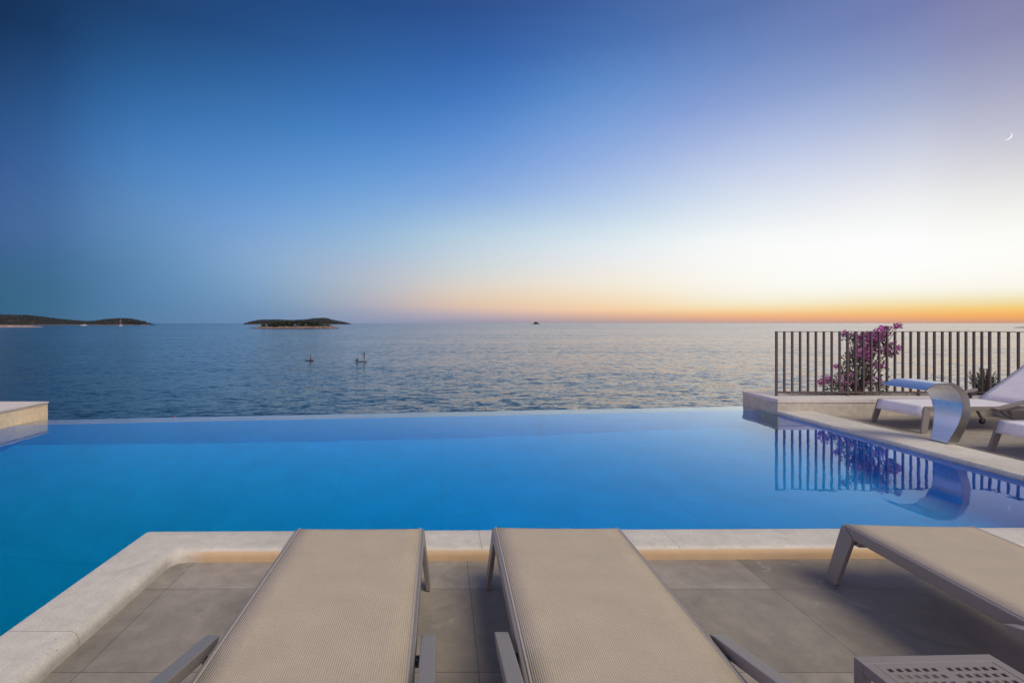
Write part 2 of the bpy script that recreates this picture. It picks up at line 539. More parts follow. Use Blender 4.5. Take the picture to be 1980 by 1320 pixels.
def sea_mat():
    m, nt, b = material('sea_water')
    p = world_pos(nt)

    def slopes(scale, sx, rot, ax, ay, detail, rough=0.55, dist=0.0):
        """two independent slope fields straight from noise, so that far waves keep their tilt"""
        nd = nt.new('ShaderNodeTexNoise')
        nd.inputs['Scale'].default_value = scale
        nd.inputs['Detail'].default_value = detail
        nd.inputs['Roughness'].default_value = rough
        nd.inputs['Distortion'].default_value = dist
        nt.link(nt.mapping(p, scale=(sx, 1.0, 1), rot=(0, 0, R(rot))), nd.inputs['Vector'])
        sp_ = nt.new('ShaderNodeSeparateColor')
        nt.link(nd.outputs['Color'], sp_.inputs[0])
        return (nt.math('MULTIPLY', nt.math('SUBTRACT', sp_.outputs[0], 0.5), ax), nt.math('MULTIPLY', nt.math('SUBTRACT', sp_.outputs[1], 0.5), ay))

    gust = nt.ramp(nt.noise(nt.mapping(p, scale=(0.10, 1.0, 1)), 0.012, 4, 0.6), [(0.32, 0.80), (0.65, 1.05)])
    a = slopes(0.20, 0.34, 8, 0.05, 0.16, 2, 0.5, 0.3)
    c = slopes(1.5, 0.36, -9, 0.14, 0.70, 3, 0.6, 0.3)
    d = slopes(5.2, 0.48, 12, 0.20, 0.54, 3, 0.6, 0.2)
    sx = nt.math('MULTIPLY', nt.math('ADD', a[0], nt.math('ADD', c[0], d[0])), gust)
    # seen at a grazing angle the far water shows mostly the wave faces that lean to the shore
    dist = nt.new('ShaderNodeVectorMath')
    dist.operation = 'LENGTH'
    nt.link(p, dist.inputs[0])
    far = nt.new('ShaderNodeMapRange')
    far.interpolation_type = 'SMOOTHSTEP'
    nt.link(nt.math('LOGARITHM', dist.outputs['Value'], 10.0), far.inputs[0])
    far.inputs[1].default_value = 1.6
    far.inputs[2].default_value = 3.2
    far.inputs[3].default_value = 0.022
    far.inputs[4].default_value = 0.085
    streak = nt.ramp(nt.noise(nt.mapping(p, scale=(0.10, 1.0, 1), rot=(0, 0, R(4))), 0.055, 5, 0.7, 0.4), [(0.30, 0.35), (0.70, 1.65)])
    bias = nt.math('MULTIPLY', far.outputs[0], streak)
    sy = nt.math('MULTIPLY', nt.math('SUBTRACT', nt.math('ADD', a[1], nt.math('ADD', c[1], d[1])), bias), gust)
    cmb = nt.new('ShaderNodeCombineXYZ')
    nt.link(sx, cmb.inputs[0])
    nt.link(sy, cmb.inputs[1])
    cmb.inputs[2].default_value = 1.0
    vn = nt.new('ShaderNodeVectorMath')
    vn.operation = 'NORMALIZE'
    nt.link(cmb.outputs[0], vn.inputs[0])
    nt.link(vn.outputs[0], b.inputs['Normal'])
    b.inputs['Base Color'].default_value = (0.005, 0.017, 0.025, 1)
    b.inputs['Roughness'].default_value = 0.07
    b.inputs['IOR'].default_value = 1.36
    b.inputs['Specular IOR Level'].default_value = 0.5
    return m


M_sea = sea_mat()


def sling_mat(name, dark, light):
    m, nt, b = material(name)
    co = coords(nt)
    sep = nt.new('ShaderNodeSeparateXYZ')
    nt.link(co, sep.inputs[0])
    s = nt.math('SINE', nt.math('MULTIPLY', sep.outputs[0], 2 * PI / 0.0072))
    s2 = nt.math('SINE', nt.math('MULTIPLY', sep.outputs[1], 2 * PI / 0.0045))
    rib = nt.math('MULTIPLY', nt.math('ADD', s, 1.0), 0.5)
    n = nt.noise(co, 6, 5, 0.6)
    nf = nt.noise(co, 220, 2)
    c = nt.mix(rib, dark, light)
    c = nt.mix(1.0, c, nt.ramp(n, [(0.3, 0.94), (0.7, 1.05)]), 'MULTIPLY')
    c = nt.mix(1.0, c, nt.ramp(nf, [(0.3, 0.93), (0.7, 1.07)]), 'MULTIPLY')
    nt.link(c, b.inputs['Base Color'])
    b.inputs['Roughness'].default_value = 0.7
    b.inputs['Specular IOR Level'].default_value = 0.25
    nt.link(nt.bump(nt.math('ADD', rib, nt.math('MULTIPLY', s2, 0.12)), 1.0, 0.0009), b.inputs['Normal'])
    return m


M_sling = sling_mat('beige_mesh_fabric', (0.298, 0.250, 0.179), (0.402, 0.346, 0.260))
M_pale_sling = sling_mat('pale_mesh_fabric', (0.50, 0.48, 0.49), (0.58, 0.565, 0.58))  # paler copy of the beige mesh, for the raised-back loungers
M_hem = simple('fabric_hem', (0.28, 0.25, 0.22), rough=0.7, var=0.08, scale=80, bump=0.0006, bscale=300)


def steel_mat():
    m, nt, b = material('brushed_steel')
    co = nt.mapping(coords(nt), scale=(1, 60, 1))
    n = nt.noise(co, 30, 4)
    b.inputs['Base Color'].default_value = (0.88, 0.88, 0.88, 1)
    b.inputs['Metallic'].default_value = 1.0
    nt.link(nt.ramp(n, [(0.3, 0.24), (0.7, 0.34)]), b.inputs['Roughness'])
    return m


M_steel = steel_mat()
M_steel_dull = simple('dull_steel', (0.34, 0.33, 0.31), rough=0.32, metal=1.0, var=0.08, scale=8, bump=0.0002, bscale=200)

# ------------------------------------------------------------------ SEA and far shores
bm = bmesh.new()
radii = [0.5, 20, 60, 150, 400, 1000, 3000, 8000, 16000, 30000]
NA = 96
rings = [[bm.verts.new((r * math.sin(2 * PI * k / NA), r * math.cos(2 * PI * k / NA), SEA)) for k in range(NA)] for r in radii]
bm.faces.new(rings[0])
for a, b_ in zip(rings, rings[1:]):
    for k in range(NA):
        bm.faces.new((a[k], a[(k + 1) % NA], b_[(k + 1) % NA], b_[k]))
for f in bm.faces: f.normal_flip() if f.normal.z < 0 else None
tag(link('sea', bm, M_sea), kind='structure')


def land_mat(name, green, rock, shore, z_shore, seed):
    m, nt, b = material(name)
    p = world_pos(nt)
    sep = nt.new('ShaderNodeSeparateXYZ')
    nt.link(p, sep.inputs[0])
    n = nt.noise(p, 0.06, 6, 0.6)
    n2 = nt.noise(p, 0.35, 5, 0.65)
    c = nt.mix(nt.ramp(n, [(0.56, 0.0), (0.66, 1.0)]), green, rock)
    hz = nt.math('ADD', nt.math('SUBTRACT', sep.outputs[2], SEA + z_shore), nt.math('MULTIPLY', nt.math('SUBTRACT', n2, 0.5), z_shore * 1.6))
    k = nt.math('GREATER_THAN', 0.0, hz)
    c = nt.mix(k, c, shore)
    c = nt.mix(1.0, c, nt.ramp(n2, [(0.36, 0.25), (0.52, 1.0), (0.7, 1.4)]), 'MULTIPLY')
    wet = nt.math('LESS_THAN', sep.outputs[2], SEA + z_shore * 0.16)
    c = nt.mix(nt.math('MULTIPLY', wet, 0.8), c, (0.02, 0.018, 0.016))
    nt.link(c, b.inputs['Base Color'])
    b.inputs['Roughness'].default_value = 0.9
    b.inputs['Specular IOR Level'].default_value = 0.1
    return m


def island(name, y, prof, depth, label_mat, rough_amp, step=2.0, water_row=None):
    """prof: [(px, row)] skyline; the hill is a heightfield standing at distance y."""
    pts = [(at_y(px, row, y).x, max(0.15, at_y(px, row, y).z - SEA)) for px, row in prof]
    xs = [p[0] for p in pts]
    hs = [p[1] for p in pts]
    x0, x1 = xs[0], xs[-1]
    nx = int(min(220, max(24, (x1 - x0) / step)))
    ny = 26
    bm = bmesh.new()
    grid = []
    for i in range(nx + 1):
        x = x0 + (x1 - x0) * i / nx
        H = pchip(xs, hs, x)
        endk = min(1.0, (i + 0.5) / nx * 9, (nx - i + 0.5) / nx * 9)
        row = []
        for j in range(ny + 1):
            v = -1 + 2 * j / ny
            yy = y + v * depth * (0.35 + 0.65 * endk)
            k = max(0.0, 1 - abs(v) ** 2.2)
            # low shelf of shore rock in front of the slope
            nz = mnoise.fractal(Vector((x * 0.03, yy * 0.03, y)), 0.8, 2.1, 4)
            nz2 = mnoise.fractal(Vector((x * 0.16, yy * 0.16, y)), 0.9, 2.1, 3)
            z = H * (k ** 0.85) * (1 + 0.10 * nz) + rough_amp * nz2 * min(1, k * 3) * (1.0 if name != 'islet' else 1.6)
            row.append(bm.verts.new((x, yy, SEA - 0.6 + z + (0.6 if k > 0.02 else 0))))
        grid.append(row)
    for i in range(nx):
        for j in range(ny):
            bm.faces.new((grid[i][j], grid[i + 1][j], grid[i + 1][j + 1], grid[i][j + 1]))
    o = link(name, bm, label_mat, smooth=False)
    return tag(o, kind='structure'), (xs, hs)


M_hill = land_mat('hill_scrub', (0.020, 0.022, 0.020), (0.055, 0.046, 0.042), (0.16, 0.13, 0.115), 1.6, 1)
M_isle = land_mat('isle_scrub', (0.018, 0.023, 0.016), (0.06, 0.05, 0.04), (0.17, 0.115, 0.095), 3.2, 2)
M_rock = land_mat('shore_rock', (0.30, 0.215, 0.185), (0.2, 0.15, 0.13), (0.30, 0.215, 0.185), 1.2, 3)
M_scrub3 = simple('hazed_island_scrub', (0.032, 0.043, 0.052), rough=0.9, var=0.35, scale=0.1, spec=0.1)  # distance haze mixed into the leaf colour as blue-grey
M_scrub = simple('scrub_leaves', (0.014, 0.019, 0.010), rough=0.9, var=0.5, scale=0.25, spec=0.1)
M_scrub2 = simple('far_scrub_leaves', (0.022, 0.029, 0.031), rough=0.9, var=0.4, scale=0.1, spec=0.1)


def woodland(name, label, y, prof, depth, n, r, mat, px0, px1, lift=0.6):
    pts = [(at_y(px, row, y).x, max(0.15, at_y(px, row, y).z - SEA)) for px, row in prof]
    xs = [p[0] for p in pts]
    hs = [p[1] for p in pts]
    xa, xb = at_y(px0, 600, y).x, at_y(px1, 600, y).x
    bm = bmesh.new()
    for _ in range(n):
        x = random.uniform(xa, xb)
        v = random.uniform(-0.75, 0.6)
        H = pchip(xs, hs, x)
        z = H * (1 - abs(v) ** 2.2) ** 0.85
        rr = r * random.uniform(0.5, 1.25)
        c = (x, y + v * depth, SEA + z + rr * (lift - 0.8))
        t = bmesh.new()
        bmesh.ops.create_icosphere(t, subdivisions=2, radius=1.0)
        sx, sy, sz = random.uniform(0.8, 1.4), random.uniform(0.8, 1.4), random.uniform(0.6, 0.95)
        off = Vector((random.uniform(0, 99), random.uniform(0, 99), 0))
        for w in t.verts:
            k = rr * (1 + 0.45 * mnoise.noise(w.co * 2.3 + off))
            w.co = Vector((c[0] + w.co.x * k * sx, c[1] + w.co.y * k * sy, c[2] + w.co.z * k * sz))
        merge(bm, t)
    return tag(link(name, bm, mat), label, 'trees', kind='stuff')


P_left = [(-140, 607), (-60, 606), (0, 608.5), (50, 609.5), (100, 615), (150, 620), (182, 621), (210, 617), (240, 615.5), (265, 619), (283, 624.5), (296, 627)]
island('island', 1950, P_left, 70, M_hill, 1.0, 3.0)
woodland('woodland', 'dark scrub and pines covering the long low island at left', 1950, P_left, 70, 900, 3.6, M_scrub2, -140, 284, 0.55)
P_back = [(469, 627), (490, 621), (505, 618.5), (535, 618), (560, 619), (590, 618), (610, 615.5), (625, 615), (650, 620), (675, 625), (682, 627)]
island('island', 2900, P_back, 50, M_hill, 1.0, 4.0)
woodland('woodland', 'haze-tinted dark trees on the far island behind the rocky islet', 2900, P_back, 50, 700, 4.6, M_scrub3, 478, 674, 0.6)
P_front = [(486, 635), (500, 632), (520, 630.5), (545, 629), (580, 628), (603, 627.5), (612, 626.5), (624, 626.5), (636, 628.5), (646, 632), (656, 634.8)]
island('islet', 665, P_front, 12, M_isle, 0.8, 0.7)
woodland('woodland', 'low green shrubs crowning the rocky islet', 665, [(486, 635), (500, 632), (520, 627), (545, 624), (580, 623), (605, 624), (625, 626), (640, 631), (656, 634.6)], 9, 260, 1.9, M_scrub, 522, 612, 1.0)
P_shore = [(-60, 629), (-20, 629), (10, 629), (40, 629.5), (60, 630.5), (78, 632.5)]
island('rocky_point', 870, P_shore, 25, M_rock, 0.6, 0.8)
island('rock_islet', 3300, [(1028, 627), (1032, 625), (1035, 622), (1038, 622.5), (1041, 625), (1046, 627)], 16, M_hill, 0.5, 1.5)
island('reef', 2300, [(408, 627.6), (414, 627.0), (424, 627.0), (430, 627.6)], 12, M_hill, 0.1, 1.0)
island('rock_islet', 770, [(1966, 633.6), (1974, 632.4), (1990, 631.8), (2040, 631), (2090, 633)], 14, M_hill, 0.3, 0.8)
bm = bmesh.new()
pz = at_y(509, 629, 660)
add_ico(bm, pz, 2.4, 2, 0.15, (1.2, 1, 1.1))
add_ico(bm, pz + Vector((3, 0, -1)), 1.6, 2, 0.15)
tag(link('shrub', bm, M_scrub), 'lone dark shrub on the left tip of the rocky islet', 'shrub')

# hidden bank below the pool wall, where the shore plants root
M_bank = stone_mat('bank_rock', (0.24, 0.20, 0.16), (0.14, 0.12, 0.09), speck=0.4, rough=0.95, speck_scale=8, bump=0.03)
bm = bmesh.new()
g = []
for i in range(41):
    x = -14 + 28 * i / 40
    row = []
    for j in range(13):
        yy = 6.9 + 0.105 * (x + 5.6) + 0.12 + 11 * j / 12
        z = -1.55 - 0.42 * (j / 12 * 11) - (0.03 * (j * 0.9) ** 2) + 0.25 * mnoise.fractal(Vector((x * 0.5, yy * 0.5, 3)), 0.8, 2.1, 4)
        row.append(bm.verts.new((x, yy, z)))
    g.append(row)
for i in range(40):
    for j in range(12):
        bm.faces.new((g[i][j], g[i + 1][j], g[i + 1][j + 1], g[i][j + 1]))
tag(link('rocky_bank', bm, M_bank, smooth=True), kind='structure')

# ------------------------------------------------------------------ POOL
WZ = 0.018
XL, XR = -5.77, 5.08
COP_X = -1.885


def near_y(x): return 3.045 + (x + 1.885) * 0.0107


def weir_out(x): return 6.80 + (x + 5.63) * 0.1048


WT = 0.345
bm = bmesh.new()
loop = [(XL, -4.5), (COP_X + 0.02, -4.5), (COP_X + 0.02, near_y(COP_X) - 0.02), (XR + 0.02, near_y(XR) - 0.02), (XR + 0.02, weir_out(XR) - WT), (XL, weir_out(XL) - WT)]
zf = -1.25
hi = [bm.verts.new((x, y, 0.0155)) for x, y in loop]


def sstep(t):
    t = min(1.0, max(0.0, t))
    return t * t * (3 - 2 * t)


def floor_z(x, y):      # level along the vanishing edge, near left arm sunk deeper to darken its water
    return -1.25 - 3.6 * sstep((1.2 - x) / 5.2) * sstep((6.6 - y) / 4.2)


lo = [bm.verts.new((x, y, -5.2)) for x, y in loop]


def floor_grid(xa, xb, nx_, ya, yb):
    g_ = []
    for i in range(nx_ + 1):
        x = xa + (xb - xa) * i / nx_
        y0, y1 = ya(x), yb(x)
        g_.append([bm.verts.new((x, y0 + (y1 - y0) * k / 16, floor_z(x, y0 + (y1 - y0) * k / 16))) for k in range(17)])
    for i in range(nx_):
        for k in range(16):
            bm.faces.new((g_[i][k], g_[i + 1][k], g_[i + 1][k + 1], g_[i][k + 1])).smooth = True


floor_grid(XL, COP_X + 0.02, 10, lambda x: -4.5, lambda x: weir_out(x) - WT)
floor_grid(COP_X + 0.02, XR + 0.02, 12, lambda x: near_y(x) - 0.02, lambda x: weir_out(x) - WT)
for i in range(len(loop)):
    j = (i + 1) % len(loop)
    bm.faces.new((lo[i], lo[j], hi[j], hi[i]))
basin = link('pool_basin', bm, M_pool)
tag(basin, kind='structure')
# weir wall: the vanishing edge, its top just under the water
M_weir = stone_mat('weir_stone', (0.46, 0.44, 0.47), (0.40, 0.38, 0.42), speck=0.2, bump=0.0006, stain_amt=0.1)
bm = bmesh.new()
add_prism(bm, [(XL - 0.015, weir_out(XL) - WT + 0.002), (XR + 0.0, weir_out(XR) - WT + 0.002), (XR + 0.0, weir_out(XR)), (XL - 0.015, weir_out(XL))], -3.2, 0.004)
tag(link('infinity_wall', bm, M_weir), kind='structure')
bm = bmesh.new()
wl = [(XL, -4.5), (COP_X + 0.01, -4.5), (COP_X + 0.01, near_y(COP_X) - 0.01), (XR + 0.01, near_y(XR) - 0.01), (XR + 0.01, weir_out(XR) - 0.004), (XL, weir_out(XL) - 0.004)]
f = bm.faces.new([bm.verts.new((x, y, WZ)) for x, y in wl])
o = link('pool_water', bm, M_pwater)
if o.data.polygons[0].normal.z < 0: o.data.flip_normals()
tag(o, kind='structure')

# coping: three runs swept with a rounded deck-side edge
RUN = [((COP_X, -4.5), (COP_X, near_y(COP_X)), 0.315), ((COP_X, near_y(COP_X)), (XR, near_y(XR)), 0.262), ((XR, near_y(XR)), (XR, 7.205), 0.56)]
# profile: fraction of width, z
def cop_profile(w):
    r = 0.042
    pr = [(0.018, 0.0165), (0.0, 0.0165), (0.0, 0.060), (0.003, 0.0675), (0.010, 0.070)]
    pr += [(w * k, 0.070) for k in (0.3, 0.6)]
    for k in range(7):
        a = PI / 2 * k / 6
        pr.append((w - r + r * math.sin(a), 0.070 - r + r * math.cos(a)))
    pr += [(w, 0.012), (w, -0.03)]
    return pr


def run_dir(r):
    d = Vector((r[1][0] - r[0][0], r[1][1] - r[0][1]))
    d.normalize()
    return d


def off_line(r, t):
    d = run_dir(r)
    n = Vector((d.y, -d.x))     # to the right of travel = away from the water
    return Vector(r[0]) + n * t, d


def isect(p, d, q, e):
    den = d.x * e.y - d.y * e.x
    k = ((q.x - p.x) * e.y - (q.y - p.y) * e.x) / den
    return p + d * k


bm = bmesh.new()
profs = [cop_profile(r[2]) for r in RUN]
NP = len(profs[0])
rows = []
for i in range(NP):
    line = []
    p, d = off_line(RUN[0], profs[0][i][0])
    line.append((p, profs[0][i][1]))
    for c in range(2):
        p, d = off_line(RUN[c], profs[c][i][0])
        q, e = off_line(RUN[c + 1], profs[c + 1][i][0])
        X = isect(p, d, q, e)
        rr = 0.01 + 0.09 * (i / NP) if c == 0 else 0.01
        A, B = X - d * rr, X + e * rr
        for k in range(6):
            t = k / 5
            line.append((A * (1 - t) ** 2 + X * 2 * t * (1 - t) + B * t * t, profs[c][i][1]))
    p, d = off_line(RUN[2], profs[2][i][0])
    L = Vector(RUN[2][1]) - Vector(RUN[2][0])
    line.append((p + L, profs[2][i][1]))
    rows.append([bm.verts.new((v.x, v.y, z)) for v, z in line])
for i in range(NP - 1):
    for k in range(len(rows[0]) - 1):
        fc = bm.faces.new((rows[i][k], rows[i][k + 1], rows[i + 1][k + 1], rows[i + 1][k]))
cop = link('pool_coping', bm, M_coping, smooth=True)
tag(cop, kind='structure')

# terrace
bm = bmesh.new()
poly = [(COP_X + 0.30, -4.5), (13, -4.5), (13, 7.215), (XR + 0.55, 7.215), (XR + 0.55, near_y(XR) - 0.245), (COP_X + 0.30, near_y(COP_X) - 0.245)]
add_prism(bm, poly, -0.4, 0.0)
tag(link('terrace', bm, M_deck), kind='structure')


# planters
TOP = 0.25
# right planter, L-shaped, with an open bed behind the fence
pl = empty('stone_planter', (5.08, 7.21, 0))
tag(pl, 'pale limestone planter wall under the iron fence at the pool end', 'planter')
wx0, wy0, wx1, wy1 = 5.083, 7.21, 9.5, 8.04
bed = (5.55, 7.62, 9.1, 7.92)
def loc(v): return (v[0] - 5.08, v[1] - 7.21, v[2])
bm = bmesh.new()
st = TOP - 0.055
pieces = [(wx0, wy0, wx1, bed[1]), (wx0, bed[3], wx1, wy1), (wx0, bed[1] + .001, bed[0], bed[3] - .001), (bed[2], bed[1] + .001, wx1, bed[3] - .001), (8.39, 2.0, 8.78, wy0 - .001), (9.14, 2.0, wx1, wy0 - .001)]
for x0, y0, x1, y1 in pieces:
    add_box(bm, loc((x0, y0, -3.0 if y1 > 7.2 else -0.3)), loc((x1, y1, st)))
link('wall', bm, M_wall, pl)
bm = bmesh.new()
for x0, y0, x1, y1 in pieces:
    add_box(bm, loc((x0 - 0.008, y0 - 0.010, st + 0.001)), loc((x1 + 0.008, y1 + (0.010 if y1 > 7.99 else 0.0), TOP)), 0.004, 2)
link('cap_slab', bm, M_slab, pl)
bm = bmesh.new()
add_box(bm, loc((bed[0] - .05, bed[1] - .05, -0.2)), loc((bed[2] + .05, bed[3] + .05, 0.20)))
add_box(bm, loc((8.75, 2.0, -0.2)), loc((9.2, 7.25, 0.19)))
link('soil', bm, M_soil, pl)

# left planter / plinth
pl2 = empty('stone_planter', (-5.75, 6.9, 0))
tag(pl2, 'yellow limestone planter block at left end of the vanishing pool edge', 'planter')
bm = bmesh.new()
YE = 6.985
XP = -5.79
bed2 = (-8.6, -2.0, -6.12, 6.62)
pieces = [(-9.0, -4.5, XP, bed2[1]), (-9.0, bed2[3], XP, YE), (bed2[2], bed2[1] + .001, XP, bed2[3] - .001), (-9.0, bed2[1] + .001, bed2[0], bed2[3] - .001)]
for x0, y0, x1, y1 in pieces:
    add_box(bm, (x0 + 5.75, y0 - 6.9, -3.0), (x1 + 5.75, y1 - 6.9, TOP - 0.026))
link('wall', bm, M_wally, pl2)
bm = bmesh.new()
for x0, y0, x1, y1 in pieces:
    add_box(bm, (x0 + 5.75, y0 - 6.9, TOP - 0.025), (x1 + 5.75 + (0.010 if x1 == XP else 0), y1 - 6.9 + (0.01 if y1 == YE else 0), TOP), 0.003, 2)
link('cap_slab', bm, M_slab, pl2)
bm = bmesh.new()
add_box(bm, (bed2[0] + 5.7, bed2[1] - 6.95, -0.5), (bed2[2] + 5.8, bed2[3] - 6.85, 0.16))
link('soil', bm, M_soil, pl2)

# ------------------------------------------------------------------ FENCE
FY, FX0, FX1 = 7.53, 5.29, 8.665
fence = empty('metal_fence', (FX0, FY, TOP))
tag(fence, 'dark brown iron railing of upright bars turning a corner on planter wall', 'fence')
PITCH = (FX1 - FX0) / 27
HB, HT = 0.045, 1.02


def fbox(name, x0, y0, z0, x1, y1, z1):
    bm = bmesh.new()
    add_box(bm, (x0 - FX0, y0 - FY, z0), (x1 - FX0, y1 - FY, z1), 0.0015, 1)
    return link(name, bm, M_fence, fence)


for i in range(28):
    x = FX0 + PITCH * i
    h = 0.0130
    if i % 9 == 0:
        fbox('post', x - 0.0145, FY - 0.0145, 0.0, x + 0.0145, FY + 0.0145, HT - 0.009)
    else:
        fbox('bar', x - h, FY - h, HB + 0.025, x + h, FY + h, HT - 0.009)
ys = [FY - PITCH * i for i in range(1, 34)]
for i, y in enumerate(ys):
    h = 0.0130
    if (i + 1) % 9 == 0:
        fbox('post', FX1 - 0.0145, y - 0.0145, 0.0, FX1 + 0.0145, y + 0.0145, HT - 0.009)
    else:
        fbox('bar', FX1 - h, y - h, HB + 0.025, FX1 + h, y + h, HT - 0.009)
fbox('rail', FX0 - 0.0145, FY - 0.017, HT - 0.0088, FX1 + 0.017, FY + 0.017, HT)
fbox('rail', FX1 - 0.017, ys[-1], HT - 0.0088, FX1 + 0.017, FY - 0.0172, HT)
fbox('rail', FX0 + 0.015, FY - 0.015, HB - 0.002, FX1 - 0.015, FY + 0.015, HB + 0.0245)
fbox('rail', FX1 - 0.0152, ys[-1], HB - 0.002, FX1 + 0.0152, FY - 0.016, HB + 0.0245)

# ------------------------------------------------------------------ WATER SPOUT
sp = empty('water_spout', (5.6, 5.325, 0.07))
tag(sp, 'curved stainless steel swan neck water blade standing on the pool coping', 'water spout')
inner = [(5.555, .07, .085), (5.592, .17, .105), (5.635, .302, .13), (5.652, .41, .147), (5.648, .499, .16), (5.612, .602, .178), (5.53, .692, .194), (5.44, .737, .209), (5.33, .742, .227), (5.238, .719, .240), (5.153, .682, .253)]
outer = [(5.673, .07), (5.696, .16), (5.730, .290), (5.744, .40), (5.728, .51), (5.690, .602), (5.60, .702), (5.465, .757), (5.335, .756), (5.235, .729), (5.155, .688)]


def resample(vals, k=4):
    n = len(vals)
    xs = list(range(n))
    dim = len(vals[0])
    out = []
    for i in range((n - 1) * k + 1):
        t = i / k
        out.append(tuple(pchip(xs, [v[d] for v in vals], t) for d in range(dim)))
    return out


ins = resample(inner)
ous = resample(outer)
ox, oy, oz = 5.6, 5.325, 0.07


def sheet(side_pts):
    bm = bmesh.new()
    prev = None
    for (x, z, w) in side_pts:
        row = [bm.verts.new((x - ox, w * (-1 + 2 * k / 6), z - oz)) for k in range(7)]
        if prev:
            for k in range(6): bm.faces.new((prev[k], prev[k + 1], row[k + 1], row[k]))
        prev = row
    return bm


# closed shell: inner face, outer face, two cheeks, lip and base
bm = bmesh.new()
Ri, Ro = [], []
for (xi, zi, w), (xo, zo) in zip(ins, ous):
    Ri.append([bm.verts.new((xi - ox, w * (-1 + 2 * k / 6), zi - oz)) for k in range(7)])
    Ro.append([bm.verts.new((xo - ox, w * (-1 + 2 * k / 6), zo - oz)) for k in range(7)])
for a in range(len(Ri) - 1):
    for k in range(6):
        for Q in (Ri, Ro):
            fc = bm.faces.new((Q[a][k], Q[a][k + 1], Q[a + 1][k + 1], Q[a + 1][k]))
            fc.smooth = True
for k in range(6):
    bm.faces.new((Ri[-1][k], Ri[-1][k + 1], Ro[-1][k + 1], Ro[-1][k]))
    bm.faces.new((Ri[0][k], Ri[0][k + 1], Ro[0][k + 1], Ro[0][k]))
blade = link('blade', bm, M_steel, sp)
for s in (-1, 1):
    bm = bmesh.new()
    prev = None
    for (xi, zi, w), (xo, zo) in zip(ins, ous):
        row = [bm.verts.new((xi - ox, s * (w + 0.0005), zi - oz)), bm.verts.new((xo - ox, s * (w + 0.0005), zo - oz)),
               bm.verts.new((xo - ox, s * (w + 0.004), zo - oz)), bm.verts.new((xi - ox, s * (w + 0.004), zi - oz))]
        if prev:
            for k in range(4): bm.faces.new((prev[k], prev[(k + 1) % 4], row[(k + 1) % 4], row[k]))
        else:
            bm.faces.new(row)
        prev = row
    bm.faces.new(prev)
    link('side_cheek', bm, M_steel_dull, sp)
bm = bmesh.new()
add_box(bm, (-0.06, -0.11, -0.001), (0.09, 0.11, 0.006), 0.002, 1)
link('base_plate', bm, M_steel_dull, sp)

# ------------------------------------------------------------------ SUN LOUNGERS
LW = 0.664
ZS = 0.34


def sling_strip(pts, w, th=0.004, sag=0.003, nx=8, start=0.0):
    bm = bmesh.new()
    n = len(pts)
    top, bot = [], []
    for i, (y, z) in enumerate(pts):
        a = pts[max(i - 1, 0)]
        b_ = pts[min(i + 1, n - 1)]
        d = Vector((b_[0] - a[0], b_[1] - a[1])).normalized()
        nrm = Vector((-d.y, d.x))
        rt, rb = [], []
        for k in range(nx + 1):
            u = -1 + 2 * k / nx
            s = -sag * (1 - u * u)
            rt.append(bm.verts.new((u * w / 2, y + nrm.x * s, z + nrm.y * s)))
            rb.append(bm.verts.new((u * w / 2, y + nrm.x * (s - th), z + nrm.y * (s - th))))
        top.append(rt)
        bot.append(rb)
    for i in range(n - 1):
        for k in range(nx):
            bm.faces.new((top[i][k], top[i][k + 1], top[i + 1][k + 1], top[i + 1][k])).smooth = True
            bm.faces.new((bot[i][k + 1], bot[i][k], bot[i + 1][k], bot[i + 1][k + 1])).smooth = True
        bm.faces.new((top[i][0], top[i + 1][0], bot[i + 1][0], bot[i][0]))
        bm.faces.new((top[i][nx], bot[i][nx], bot[i + 1][nx], top[i + 1][nx]))
    for e in (0, n - 1):
        for k in range(nx):
            bm.faces.new((top[e][k], top[e][k + 1], bot[e][k + 1], bot[e][k]))
    return bm


HINGE = 1.36


